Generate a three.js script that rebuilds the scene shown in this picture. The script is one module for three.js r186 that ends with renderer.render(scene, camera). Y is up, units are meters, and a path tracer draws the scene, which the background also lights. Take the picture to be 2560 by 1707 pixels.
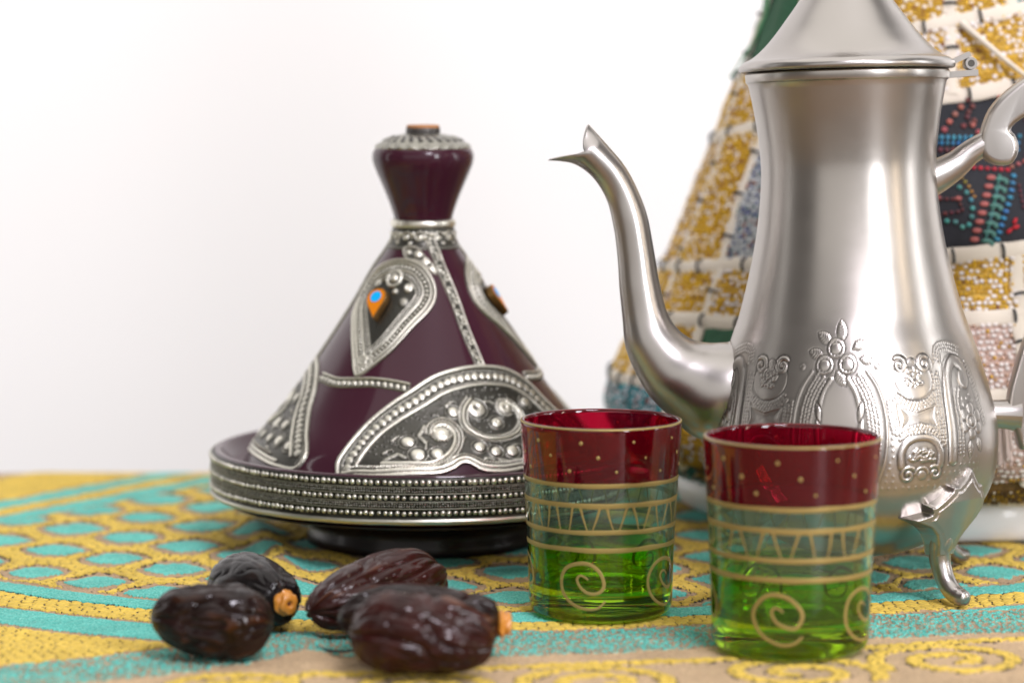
import * as THREE from 'three';
import { mergeGeometries, mergeVertices, toCreasedNormals } from 'three/addons/utils/BufferGeometryUtils.js';
import { ImprovedNoise } from 'three/addons/math/ImprovedNoise.js';
import { RectAreaLightUniformsLib } from 'three/addons/lights/RectAreaLightUniformsLib.js';

// ---------- camera, light, exposure ----------
const scene = new THREE.Scene();
const camera = new THREE.PerspectiveCamera(13.756, 1024 / 682, 0.05, 20);
camera.position.set(0, 0.203, 1.1);
camera.rotation.x = -Math.atan(674 / 6500);
camera.focus = 1.045;
camera.userData.fStop = 6.2;
scene.add(camera);
const renderer = new THREE.WebGLRenderer({ antialias: true });
renderer.setSize(1024, 682);
renderer.toneMapping = THREE.LinearToneMapping;
renderer.toneMappingExposure = 1.08;
renderer.shadowMap.enabled = true;
scene.background = new THREE.Color().setRGB(0.14, 0.131, 0.125);
RectAreaLightUniformsLib.init();
function panel(name, color, intensity, w, h, from, to) {
  const l = new THREE.RectAreaLight(new THREE.Color().setRGB(...color), intensity, w, h);
  l.name = name; l.position.set(...from); l.lookAt(...to); scene.add(l);
}
panel('window_light', [0.95, 0.9, 1.0], 41, 0.42, 0.32, [0.38, 1.3, 1.3], [0, 0, 0.05]);
panel('tall_window_light', [0.96, 0.96, 1.0], 17, 0.32, 1.1, [1.15, 0.75, 1.75], [0.1, 0.1, 0.02]);
panel('side_window_light', [0.97, 0.97, 1.0], 8, 0.18, 1.2, [1.9, 0.6, 0.3], [0.1, 0.08, 0.0]);
panel('warm_lamp_light', [1.0, 0.84, 0.66], 9, 0.12, 0.9, [1.7, 0.6, 1.05], [0.1, 0.1, 0.0]);
panel('added_room_fill', [1.0, 0.965, 0.935], 0.74, 3.4, 1.7, [-0.7, 0.85, 2.7], [0, 0.4, 0]);  // added dim panel, stands in for room brightness in the pewter reflections
panel('ceiling_light', [1.0, 0.96, 0.92], 1.15, 2.2, 1.8, [0, 1.7, 0.1], [0, 0, 0]);
panel('added_wall_fill', [1.0, 0.98, 0.97], 4.5, 0.5, 2.2, [-1.45, 0.12, 0.0], [-1.35, 0.1, -0.85]);  // added unseen panel left of the view, evens out the wall brightness
panel('added_wall_fill', [1.0, 0.98, 0.97], 3.6, 0.5, 2.2, [1.45, 0.12, 0.0], [1.35, 0.1, -0.85]);  // its added counterpart on the right, also only there to brighten the wall
panel('added_wall_wash', [1.0, 0.98, 0.97], 0.12, 3.2, 0.45, [0.0, 0.62, -0.2], [0, 0.5, -0.85]);  // added unseen strip above the view, brightens the wall

// ---------- helpers ----------
const noise = new ImprovedNoise();
const N = (x, y = 0, z = 0) => noise.noise(x + 31.7, y + 17.3, z + 5.1);
let seed = 12345;
const rnd = () => ((seed = (seed * 1664525 + 1013904223) >>> 0) / 4294967296);
const rr = (a, b) => a + (b - a) * rnd();
const D2R = Math.PI / 180;
const clamp = THREE.MathUtils.clamp, lerp = THREE.MathUtils.lerp, smooth = THREE.MathUtils.smoothstep;
const C = (r, g, b) => new THREE.Color().setRGB(r, g, b);
const used = {};
const numbered = (n) => { used[n] = (used[n] ?? -1) + 1; return used[n] ? n + '_' + String(used[n]).padStart(3, '0') : n; };
function thing(name, label, category, pos = [0, 0, 0], group) {
  const o = new THREE.Group(); o.name = numbered(name); o.position.set(...pos); scene.add(o);
  o.userData = { label, category }; if (group) o.userData.group = group;
  return o;
}
function mesh(name, geo, mat, parent, mm = true) {
  if (mm && !geo.userData.scaled) { geo.scale(0.001, 0.001, 0.001); geo.userData.scaled = true; }
  const m = new THREE.Mesh(geo, mat); m.name = parent === scene ? numbered(name) : name;
  m.castShadow = m.receiveShadow = true; parent.add(m); return m;
}
function std(color, roughness, metalness = 0, extra = {}) { return new THREE.MeshStandardMaterial({ color: C(...color), roughness, metalness, ...extra }); }
function phys(color, roughness, extra = {}) { return new THREE.MeshPhysicalMaterial({ color: C(...color), roughness, ...extra }); }
// Catmull-Rom through 2-D points
function spline(pts, n, closed = false) {
  const c = new THREE.CatmullRomCurve3(pts.map((p) => new THREE.Vector3(p[0], p[1], p[2] ?? 0)), closed, 'centripetal');
  return c.getPoints(n).map((p) => [p.x, p.y, p.z]);
}
function interp(tab, x) {
  if (x <= tab[0][0]) return tab[0][1];
  for (let i = 1; i < tab.length; i++) if (x <= tab[i][0]) { const [a, b] = tab[i - 1], [c, d] = tab[i]; return b + (d - b) * (x - a) / (c - a); }
  return tab[tab.length - 1][1];
}
function outward(geo) { // turn the faces outward by the sign of the volume
  const p = geo.attributes.position, ix = geo.index; let v = 0;
  const a = new THREE.Vector3(), b = new THREE.Vector3(), c = new THREE.Vector3();
  geo.computeBoundingBox(); const o = geo.boundingBox.getCenter(new THREE.Vector3());
  for (let i = 0; i < ix.count; i += 3) {
    a.fromBufferAttribute(p, ix.getX(i)).sub(o); b.fromBufferAttribute(p, ix.getX(i + 1)).sub(o); c.fromBufferAttribute(p, ix.getX(i + 2)).sub(o);
    v += a.dot(b.cross(c));
  }
  if (v < 0) for (let i = 0; i < ix.count; i += 3) { const t = ix.getX(i); ix.setX(i, ix.getX(i + 1)); ix.setX(i + 1, t); }
  geo.computeVertexNormals();
  return geo;
}
// surface over a grid: f(i, j) -> [x, y, z]
function grid(nu, nv, f, { closeU = false, uv, color, keep } = {}) {
  const P = [], U = [], Q = [], I = [], cols = closeU ? nu : nu + 1;
  for (let j = 0; j <= nv; j++) for (let i = 0; i < cols; i++) {
    P.push(...f(i, j)); if (uv) U.push(...uv(i, j)); if (color) Q.push(...color(i, j));
  }
  for (let j = 0; j < nv; j++) for (let i = 0; i < nu; i++) {
    const a = j * cols + i, b = j * cols + (i + 1) % cols, c = a + cols, d = b + cols;
    if (keep && !(keep(i, j) && keep(i + 1, j) && keep(i, j + 1) && keep(i + 1, j + 1))) continue;
    I.push(a, b, d, a, d, c);
  }
  const g = new THREE.BufferGeometry();
  g.setAttribute('position', new THREE.Float32BufferAttribute(P, 3));
  if (uv) g.setAttribute('uv', new THREE.Float32BufferAttribute(U, 2));
  if (color) g.setAttribute('color', new THREE.Float32BufferAttribute(Q, 3));
  g.setIndex(I); g.computeVertexNormals();
  return g;
}
// solid of revolution from [r, y] points
function revolve(pts, n = 96, color) {
  const g = grid(n, pts.length - 1, (i, j) => { const a = i / n * 2 * Math.PI, [r, y] = pts[j]; return [r * Math.sin(a), y, r * Math.cos(a)]; },
    { closeU: true, color: color && ((i, j) => color(pts[j][0], pts[j][1], j)) });
  return outward(g);
}
const dense = (pts, step) => { const o = []; for (let i = 0; i < pts.length - 1; i++) { const [a, b] = pts[i], [c, d] = pts[i + 1], k = Math.max(1, Math.ceil(Math.hypot(c - a, d - b) / step)); for (let j = 0; j < k; j++) o.push([a + (c - a) * j / k, b + (d - b) * j / k]); } o.push(pts[pts.length - 1]); return o; };
function tube(pts, r, { seg = 60, rad = 8, closed = false } = {}) {
  const c = new THREE.CatmullRomCurve3(pts.map((p) => new THREE.Vector3(...p)), closed, 'centripetal');
  const g = new THREE.TubeGeometry(c, seg, typeof r === 'number' ? r : 1, rad, closed);
  if (typeof r !== 'number') {
    const p = g.attributes.position, v = new THREE.Vector3();
    for (let i = 0; i <= seg; i++) { const o = c.getPointAt(i / seg), k = r(i / seg);
      for (let j = 0; j <= rad; j++) { const q = i * (rad + 1) + j; v.fromBufferAttribute(p, q).sub(o).multiplyScalar(k).add(o); p.setXYZ(q, v.x, v.y, v.z); } }
    g.computeVertexNormals();
  }
  return g;
}
function copies(name, geo, mat, list, parent, kind = 'stuff') { // list: [position, scale, color?, quaternion?]
  if (!geo.userData.scaled) { geo.scale(0.001, 0.001, 0.001); geo.userData.scaled = true; }
  const m = new THREE.InstancedMesh(geo, mat, list.length), M = new THREE.Matrix4(), q0 = new THREE.Quaternion();
  list.forEach(([p, s, c, q], i) => {
    M.compose(new THREE.Vector3(p[0] * 0.001, p[1] * 0.001, p[2] * 0.001), q ?? q0, typeof s === 'number' ? new THREE.Vector3(s, s, s) : new THREE.Vector3(...s));
    m.setMatrixAt(i, M); if (c) m.setColorAt(i, C(...c));
  });
  m.name = name; m.userData.kind = kind; m.castShadow = m.receiveShadow = true; parent.add(m); return m;
}
// embossed relief on a plane grid, millimetres
class Relief {
  constructor(x0, y0, x1, y1, cell) {
    Object.assign(this, { x0, y0, cell, w: Math.ceil((x1 - x0) / cell), h: Math.ceil((y1 - y0) / cell) });
    const n = (this.w + 1) * (this.h + 1);
    this.H = new Float32Array(n); this.S = new Float32Array(n).fill(-9);
  }
  at(i, j) { return [this.x0 + i * this.cell, this.y0 + j * this.cell]; }
  each(x0, y0, x1, y1, f) {
    const c = this.cell, i0 = Math.max(0, Math.floor((x0 - this.x0) / c)), i1 = Math.min(this.w, Math.ceil((x1 - this.x0) / c)), j0 = Math.max(0, Math.floor((y0 - this.y0) / c)), j1 = Math.min(this.h, Math.ceil((y1 - this.y0) / c));
    for (let j = j0; j <= j1; j++) for (let i = i0; i <= i1; i++) f(this.x0 + i * c, this.y0 + j * c, j * (this.w + 1) + i);
  }
  outline(pts) { // signed distance inside a closed outline
    const xs = pts.map((p) => p[0]), ys = pts.map((p) => p[1]);
    this.each(Math.min(...xs) - 1, Math.min(...ys) - 1, Math.max(...xs) + 1, Math.max(...ys) + 1, (x, y, k) => { const s = sdf(pts, x, y); if (s > this.S[k]) this.S[k] = s; });
    return this;
  }
  dome(x, y, r, h, p = 0.5) { this.each(x - r, y - r, x + r, y + r, (a, b, k) => { const d = ((a - x) ** 2 + (b - y) ** 2) / (r * r); if (d < 1) this.H[k] = Math.max(this.H[k], h * Math.pow(1 - d, p)); }); return this; }
  pit(x, y, r, h) { this.each(x - r, y - r, x + r, y + r, (a, b, k) => { const d = ((a - x) ** 2 + (b - y) ** 2) / (r * r); if (d < 1) this.H[k] -= h * (1 - d); }); return this; }
  stroke(pts, w, h, { rope = 0, twist = 0.8, sink = false, taper = 0 } = {}) {
    const L = [0]; for (let i = 1; i < pts.length; i++) L.push(L[i - 1] + Math.hypot(pts[i][0] - pts[i - 1][0], pts[i][1] - pts[i - 1][1]));
    const T = L[L.length - 1], best = new Map();
    for (let i = 1; i < pts.length; i++) {
      const [ax, ay] = pts[i - 1], [bx, by] = pts[i], dx = bx - ax, dy = by - ay, l2 = dx * dx + dy * dy || 1e-9;
      this.each(Math.min(ax, bx) - w, Math.min(ay, by) - w, Math.max(ax, bx) + w, Math.max(ay, by) + w, (x, y, k) => {
        const t = clamp(((x - ax) * dx + (y - ay) * dy) / l2, 0, 1), ex = x - ax - t * dx, ey = y - ay - t * dy, d = Math.hypot(ex, ey), s = L[i - 1] + t * Math.sqrt(l2), side = ex * dy - ey * dx > 0 ? d : -d;
        const o = best.get(k); if (!o || d < o[0]) best.set(k, [d, s, side]);
      });
    }
    for (const [k, [d, s, side]] of best) {
      const ww = taper ? w * (1 - taper * s / T) : w; if (d >= ww) continue;
      let v = Math.sqrt(1 - (d / ww) ** 2) * h;
      if (rope) v *= 0.68 + 0.32 * Math.sin((s + side * twist) / rope * 2 * Math.PI);
      if (sink) this.H[k] = Math.min(this.H[k], -v); else this.H[k] = Math.max(this.H[k], v);
    }
    return this;
  }
  beads(pts, r, h, pitch, jitter = 0) { const q = walk(pts, pitch); for (const [x, y] of q) this.dome(x + rr(-jitter, jitter), y + rr(-jitter, jitter), r * rr(0.9, 1.08), h); return this; }
}
function walk(pts, pitch) {
  const out = [pts[0]]; let carry = 0;
  for (let i = 1; i < pts.length; i++) {
    const [ax, ay] = pts[i - 1], [bx, by] = pts[i], l = Math.hypot(bx - ax, by - ay); let t = pitch - carry;
    while (t <= l) { out.push([ax + (bx - ax) * t / l, ay + (by - ay) * t / l]); t += pitch; }
    carry = l - (t - pitch);
  }
  return out;
}
function sdf(pts, x, y) {
  let d = 1e9, inside = false;
  for (let i = 0, j = pts.length - 1; i < pts.length; j = i++) {
    const [ax, ay] = pts[j], [bx, by] = pts[i], dx = bx - ax, dy = by - ay, t = clamp(((x - ax) * dx + (y - ay) * dy) / (dx * dx + dy * dy || 1e-9), 0, 1);
    d = Math.min(d, (x - ax - t * dx) ** 2 + (y - ay - t * dy) ** 2);
    if ((ay > y) !== (by > y) && x < (bx - ax) * (y - ay) / (by - ay) + ax) inside = !inside;
  }
  return inside ? Math.sqrt(d) : -Math.sqrt(d);
}
function offset(pts, d) { // open line moved to its left
  const n = pts.length;
  return pts.map((p, i) => { const a = pts[Math.max(0, i - 2)], b = pts[Math.min(n - 1, i + 2)], dx = b[0] - a[0], dy = b[1] - a[1], l = Math.hypot(dx, dy) || 1; return [p[0] - dy / l * d, p[1] + dx / l * d]; });
}
function inset(pts, d) { // closed outline moved inward
  const n = pts.length; let area = 0; for (let i = 0; i < n; i++) { const [a, b] = pts[i], [c, e] = pts[(i + 1) % n]; area += a * e - c * b; }
  const s = Math.sign(area);
  return pts.map((p, i) => { const a = pts[(i - 2 + n) % n], b = pts[(i + 2) % n], dx = b[0] - a[0], dy = b[1] - a[1], l = Math.hypot(dx, dy) || 1; return [p[0] - s * dy / l * d, p[1] + s * dx / l * d]; });
}
const spiral = (x, y, r0, r1, a0, turns, n = 50) => Array.from({ length: n + 1 }, (_, i) => { const t = i / n, a = a0 + t * turns * 2 * Math.PI, r = lerp(r0, r1, t); return [x + r * Math.cos(a), y + r * Math.sin(a)]; });

// ---------- setting: wall ----------
{
  const w = mesh('wall', new THREE.BoxGeometry(7000, 3600, 60), std([0.86, 0.853, 0.85], 0.9), scene);
  w.position.set(0, 0.9, -0.88); w.userData.kind = 'structure';
}
// ---------- table and cloth ----------
const zl = spline([[-0.3, -0.05], [-0.24, 0.004], [-0.195, 0.0385], [-0.132, 0.075], [-0.0715, 0.0967], [0, 0.0985], [0.07, 0.085], [0.1385, 0.061], [0.194, 0.041], [0.33, -0.012]], 400);
const zm = [[-0.3, 0.25], [-0.168, 0.198], [-0.1208, 0.173], [-0.075, 0.146], [0.0336, 0.1385], [0.1272, 0.1135], [0.1829, 0.1035], [0.33, 0.07]];
function bandLow(x) { const t = clamp((x + 0.3) / 0.63 * 400, 0, 399); let i = Math.floor(t); while (i > 0 && zl[i][0] > x) i--; while (i < 399 && zl[i + 1][0] < x) i++; const [a, b] = zl[i], [c, d] = zl[i + 1]; const s = (d - b) / (c - a); return [b + s * (x - a), s]; }
const foldPath = [[-0.12, -0.13], [-0.11, -0.094], [-0.094, -0.018], [-0.083, 0.061], [-0.0705, 0.14], [-0.066, 0.19]];
const foldAt = (z) => interp(foldPath.map(([x, y]) => [y, x]), z);
const foldHigh = [[-0.15, 0], [-0.1, 2.4], [-0.02, 3.6], [0.03, 2.0], [0.07, 0.3], [0.12, 0.2], [0.15, 2.2], [0.175, 2.0], [0.2, 0.6], [0.24, 0]];
const fold = (x, z) => { const f = (x - foldAt(z)) / 0.0075; return 1.45 * interp(foldHigh, z) * Math.exp(-f * f) + (0.4 * N(x * 22, z * 22, 3) + 0.25 * N(x * 60, z * 45, 9)) - 0.3; };
// fibre kinds: 0 tan ground, 1 yellow chain stitch, 2 teal pile, 3 mottled teal, 4 dark gap
function weave(x, z) {
  const wob = 0.0024 * N(x * 110, z * 110) + 0.001 * N(x * 420, z * 420, 2); x += wob; z += wob * 0.8;
  const [b, s] = bandLow(x), q = (z - b) / Math.sqrt(1 + s * s) * 1000, m = (z - interp(zm, x)) * 1000, mh = 19 + 3 * N(x * 14, 0, 4);
  if (m > -mh - 2.5) {
    if (m < -mh) return 0;
    if (m < mh) return 3;
    return -1; // scroll ground
  }
  if (q > 7) return q < 27 ? (q < 8.2 ? 4 : 1) : q < 30 ? 0 : q < 52 ? 2 : q < 55.5 ? 0 : 1;
  if (q > -7) return 2;
  if (q > -11.5) return 0;
  const p = ((x + 0.201) * 0.082 + (z + 0.145) * 0.057) / 0.0999 * -1000; // distance beyond the upper left border
  if (x < -0.02 && p > -8) { if (p < -6) return 0; if (p < 6) return 2; if (p < 9) return 0; if (p < 20) return 1; if (p < 22) return 0; if (p < 34) return 2; if (p < 37) return 0; return p < 85 ? 1 : 0; }
  // leaf-shaped spots on a staggered lattice
  let best = 9;
  const i0 = Math.round((x + 0.1868) / 0.0268);
  for (let i = i0 - 1; i <= i0 + 1; i++) {
    const cx = -0.1868 + 0.0268 * i, off = -0.0407 - 0.0035 * i + (i & 1 ? 0.024 : 0), j = Math.round((z - off) / 0.05), cz = off + 0.05 * j;
    const dx = (x - cx) / 0.0128, dz = (z - cz) / 0.0135, v = (Math.abs(dz) + dx * dx * 0.95) * (1 + 0.34 * N(i * 3.7, j * 5.3, 2)); best = Math.min(best, v);
  }
  return best < 0.88 ? 2 : best < 1.34 ? 0 : best < 1.48 ? (N(x * 300, z * 300, 7) > 0 ? 4 : 0) : 1;
}
const scrolls = [];
{ // yellow couched scrolls on the tan border
  const S = (x, z, r, dir, a0) => scrolls.push(Array.from({ length: 60 }, (_, i) => { const t = i / 59, a = a0 + dir * t * 1.75 * 2 * Math.PI, q = r * (1 - 0.82 * t); return [x + q * Math.cos(a) * 1.15, z + q * Math.sin(a)]; }));
  S(0.148, 0.168, 0.024, 1, 2.6); S(0.094, 0.187, 0.024, -1, 0.4); S(0.03, 0.202, 0.024, 1, 2.8); S(-0.03, 0.208, 0.02, -1, 0.2); S(-0.088, 0.208, 0.02, 1, 2.8);
  S(0.205, 0.15, 0.024, -1, 0.4); S(0.255, 0.14, 0.024, 1, 2.6);
  scrolls.push(spline([[-0.2, 0.235], [-0.12, 0.218], [-0.05, 0.19], [0.01, 0.178], [0.06, 0.169], [0.115, 0.152], [0.16, 0.138], [0.21, 0.128], [0.3, 0.11]], 80));
}
const CX0 = -0.3, CX1 = 0.33, CZ0 = -0.36, CZ1 = 0.24;
const TW = 2048, TH = 1950, kind = new Int8Array(TW * TH), cloth = new Uint8Array(TW * TH * 4), relief = new Uint8Array(TW * TH * 4);
{
  for (let j = 0; j < TH; j++) for (let i = 0; i < TW; i++) kind[j * TW + i] = weave(CX0 + (CX1 - CX0) * (i + 0.5) / TW, CZ0 + (CZ1 - CZ0) * (j + 0.5) / TH);
  const sx = TW / (CX1 - CX0), sz = TH / (CZ1 - CZ0);
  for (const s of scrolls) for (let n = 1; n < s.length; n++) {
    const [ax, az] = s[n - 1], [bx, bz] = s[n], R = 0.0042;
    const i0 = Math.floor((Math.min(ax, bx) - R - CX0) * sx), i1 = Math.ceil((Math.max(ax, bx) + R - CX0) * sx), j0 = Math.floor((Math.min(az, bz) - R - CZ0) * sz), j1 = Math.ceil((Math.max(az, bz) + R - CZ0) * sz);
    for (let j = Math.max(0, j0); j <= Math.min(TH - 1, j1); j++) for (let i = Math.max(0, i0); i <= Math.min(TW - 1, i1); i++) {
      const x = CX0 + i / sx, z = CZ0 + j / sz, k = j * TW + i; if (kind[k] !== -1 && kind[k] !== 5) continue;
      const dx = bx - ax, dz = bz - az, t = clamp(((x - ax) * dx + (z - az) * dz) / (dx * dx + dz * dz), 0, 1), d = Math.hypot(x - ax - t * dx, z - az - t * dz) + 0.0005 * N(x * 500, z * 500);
      if (d < 0.0028) kind[k] = 1; else if (d < 0.0036 && kind[k] === -1 && N(x * 180, z * 260, 4) > 0.08) kind[k] = 5;  // dark fringe painted beside the scrolls, standing for their shade
    }
  }
  const hash = (a, b) => { let h = (a * 374761393 + b * 668265263) | 0; h = Math.imul(h ^ (h >>> 13), 1274126177); return ((h ^ (h >>> 16)) >>> 0) / 4294967296; };
  const toS = (v) => Math.round(255 * (v <= 0.0031308 ? v * 12.92 : 1.055 * Math.pow(v, 1 / 2.4) - 0.055));
  for (let j = 0; j < TH; j++) for (let i = 0; i < TW; i++) {
    const k = j * TW + i, x = (CX0 + i / sx) * 1000, z = (CZ0 + j / sz) * 1000; let t = kind[k], r, g, b, h;
    const tone = 1 + 0.16 * N(x * 0.06, z * 0.06, 8) + 0.1 * N(x * 0.5, z * 0.5, 2);
    if (t === 1) { // chain stitch running sideways
      const zz = z + 0.8 * N(x * 0.05, z * 0.05, 13), row = Math.floor(zz / 3.1), fz = zz / 3.1 - row, ph = x / 4.6 + hash(row, 7), st = Math.floor(ph), fx = ph - st, lean = Math.abs(fz - 0.5 + (fx - 0.5) * 0.35 * (row & 1 ? 1 : -1)), gap = (fx < 0.09 || fx > 0.95) && lean > 0.16 && hash(row * 3, st * 5) > 0.5;
      h = Math.sqrt(Math.max(0, 1 - (lean / 0.62) ** 2)) * (0.55 + 0.45 * Math.sqrt(Math.max(0, 1 - (2 * fx - 1) ** 4)));
      const v = (0.9 + 0.14 * hash(row, st)) * (0.93 + 0.09 * Math.sin((x * 2.4 + fz * 9) * 1.3)) * tone; [r, g, b] = [0.73 * v, 0.515 * v, 0.085 * v];
      if (gap && lean < 0.42) { [r, g, b] = [0.02, 0.018, 0.02]; h = 0; } else if (lean > 0.47) { r *= 0.6; g *= 0.56; b *= 0.5; }
    } else if (t === 2 || t === 3) {
      const f = hash(Math.floor(x / 0.45), Math.floor(z / 1.1)), f2 = N(x * 1.6, z * 1.1, 6), sp = N(x * 0.62, z * 0.42, 12) + 0.55 * N(x * 1.9, z * 1.3, 5);
      const ground = t === 3 && sp > -0.02 + 0.25 * N(x * 0.05, z * 0.09, 21);
      if (ground) { const v = tone * (0.8 + 0.35 * f); [r, g, b] = [0.36 * v, 0.25 * v, 0.155 * v]; h = 0.25 + 0.2 * f; }
      else { const v = tone * (0.8 + 0.24 * f + 0.22 * f2), pale = clamp(0.3 * f * f + 0.3 * f2 + 0.08, 0, 0.5); [r, g, b] = [(0.065 + 0.24 * pale) * v, (0.5 + 0.12 * pale) * v, (0.42 + 0.13 * pale) * v]; h = 0.72 + 0.28 * f; }
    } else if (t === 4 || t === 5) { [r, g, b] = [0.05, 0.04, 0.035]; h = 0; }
    else { const f = hash(Math.floor(x / 0.4), Math.floor(z / 0.9)), v = tone * (0.78 + 0.34 * f + 0.15 * N(x * 0.9, z * 3.2, 3)); [r, g, b] = t === -1 ? [0.5 * v, 0.355 * v, 0.205 * v] : [0.42 * v, 0.29 * v, 0.17 * v]; h = 0.25 + 0.2 * f + 0.1 * Math.sin(z * 5.2); }
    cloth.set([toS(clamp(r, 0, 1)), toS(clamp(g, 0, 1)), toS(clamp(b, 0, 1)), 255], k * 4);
    const H = Math.round(255 * clamp(h, 0, 1)); relief.set([H, H, H, 255], k * 4);
  }
  const tex = (data, srgb) => { const t = new THREE.DataTexture(data, TW, TH); t.magFilter = t.minFilter = THREE.LinearFilter; if (srgb) t.colorSpace = THREE.SRGBColorSpace; t.needsUpdate = true; return t; };
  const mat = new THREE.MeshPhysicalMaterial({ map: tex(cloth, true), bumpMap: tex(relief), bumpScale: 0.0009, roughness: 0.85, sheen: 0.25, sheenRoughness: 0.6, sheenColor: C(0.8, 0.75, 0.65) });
  const nx = 600, nz = 860, edge = (x) => -0.243 + 0.03 * x + 0.002 * N(x * 20);
  const o = thing('tablecloth', 'woven tablecloth with yellow, teal and tan spots, bands and scrolls', 'tablecloth');
  const g = grid(nx, nz, (i, j) => {
    const x = CX0 + (CX1 - CX0) * i / nx, z0 = CZ0 + (CZ1 - CZ0) * (1 - j / nz), e = edge(x), over = e - z0;
    const k = clamp(Math.floor((z0 - CZ0) * sz), 0, TH - 1) * TW + clamp(Math.floor((x - CX0) * sx), 0, TW - 1), h = relief[k * 4] / 255;
    let y = fold(x, z0) * 0.001 + (h - 1) * 0.0013, z = z0;
    if (over > 0) { const R = 0.02, a = Math.min(over / R, Math.PI / 2); z = e - R * Math.sin(a); y -= R * (1 - Math.cos(a)) + Math.max(0, over - R * Math.PI / 2); }
    return [x, y, z];
  }, { uv: (i, j) => [i / nx, 1 - j / nz] });
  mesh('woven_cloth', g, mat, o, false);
  const th = mesh('loose_thread', tube([[-67, 1.6, 158], [-60, 1, 163], [-54, 1.4, 164], [-46, 1.2, 162], [-40, 1, 158]], 0.42, { seg: 30, rad: 6 }), std([0.012, 0.014, 0.03], 0.8), o); th.userData.label = 'dark loose thread';
  mesh('loose_thread', tube([[126, 1, 64], [129, 1.6, 63], [134, 1, 66], [131, 1.4, 68], [127, 1, 65]], 0.35, { seg: 30, rad: 6 }), std([0.05, 0.5, 0.45], 0.8), o).userData.label = 'teal loop of pulled thread';
  const top = mesh('table_top', new THREE.BoxGeometry(1600, 26, 1000), std([0.25, 0.16, 0.09], 0.5), scene);
  top.position.set(0, -0.0172, 0.262); top.userData.kind = 'structure';
}
// ---------- materials shared by the objects ----------
const glaze = phys([0.042, 0.008, 0.018], 0.35, { specularIntensity: 0.25, clearcoat: 0.5, clearcoatRoughness: 0.06 });
const darkGlaze = phys([0.01, 0.005, 0.006], 0.4, { clearcoat: 0.3, clearcoatRoughness: 0.2, specularIntensity: 0.4 });
const silver = new THREE.MeshStandardMaterial({ color: C(1, 1, 1), metalness: 1, roughness: 0.36, vertexColors: true });
const patina = (h, top) => { const t = smooth(h, 0.22 * top, 0.88 * top); return [lerp(0.085, 0.7, t), lerp(0.083, 0.68, t), lerp(0.073, 0.59, t)]; };
const silverBead = std([0.74, 0.72, 0.64], 0.3, 1);
const silverDull = std([0.27, 0.265, 0.215], 0.45, 1);
const blackened = std([0.06, 0.058, 0.05], 0.5, 1);

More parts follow.
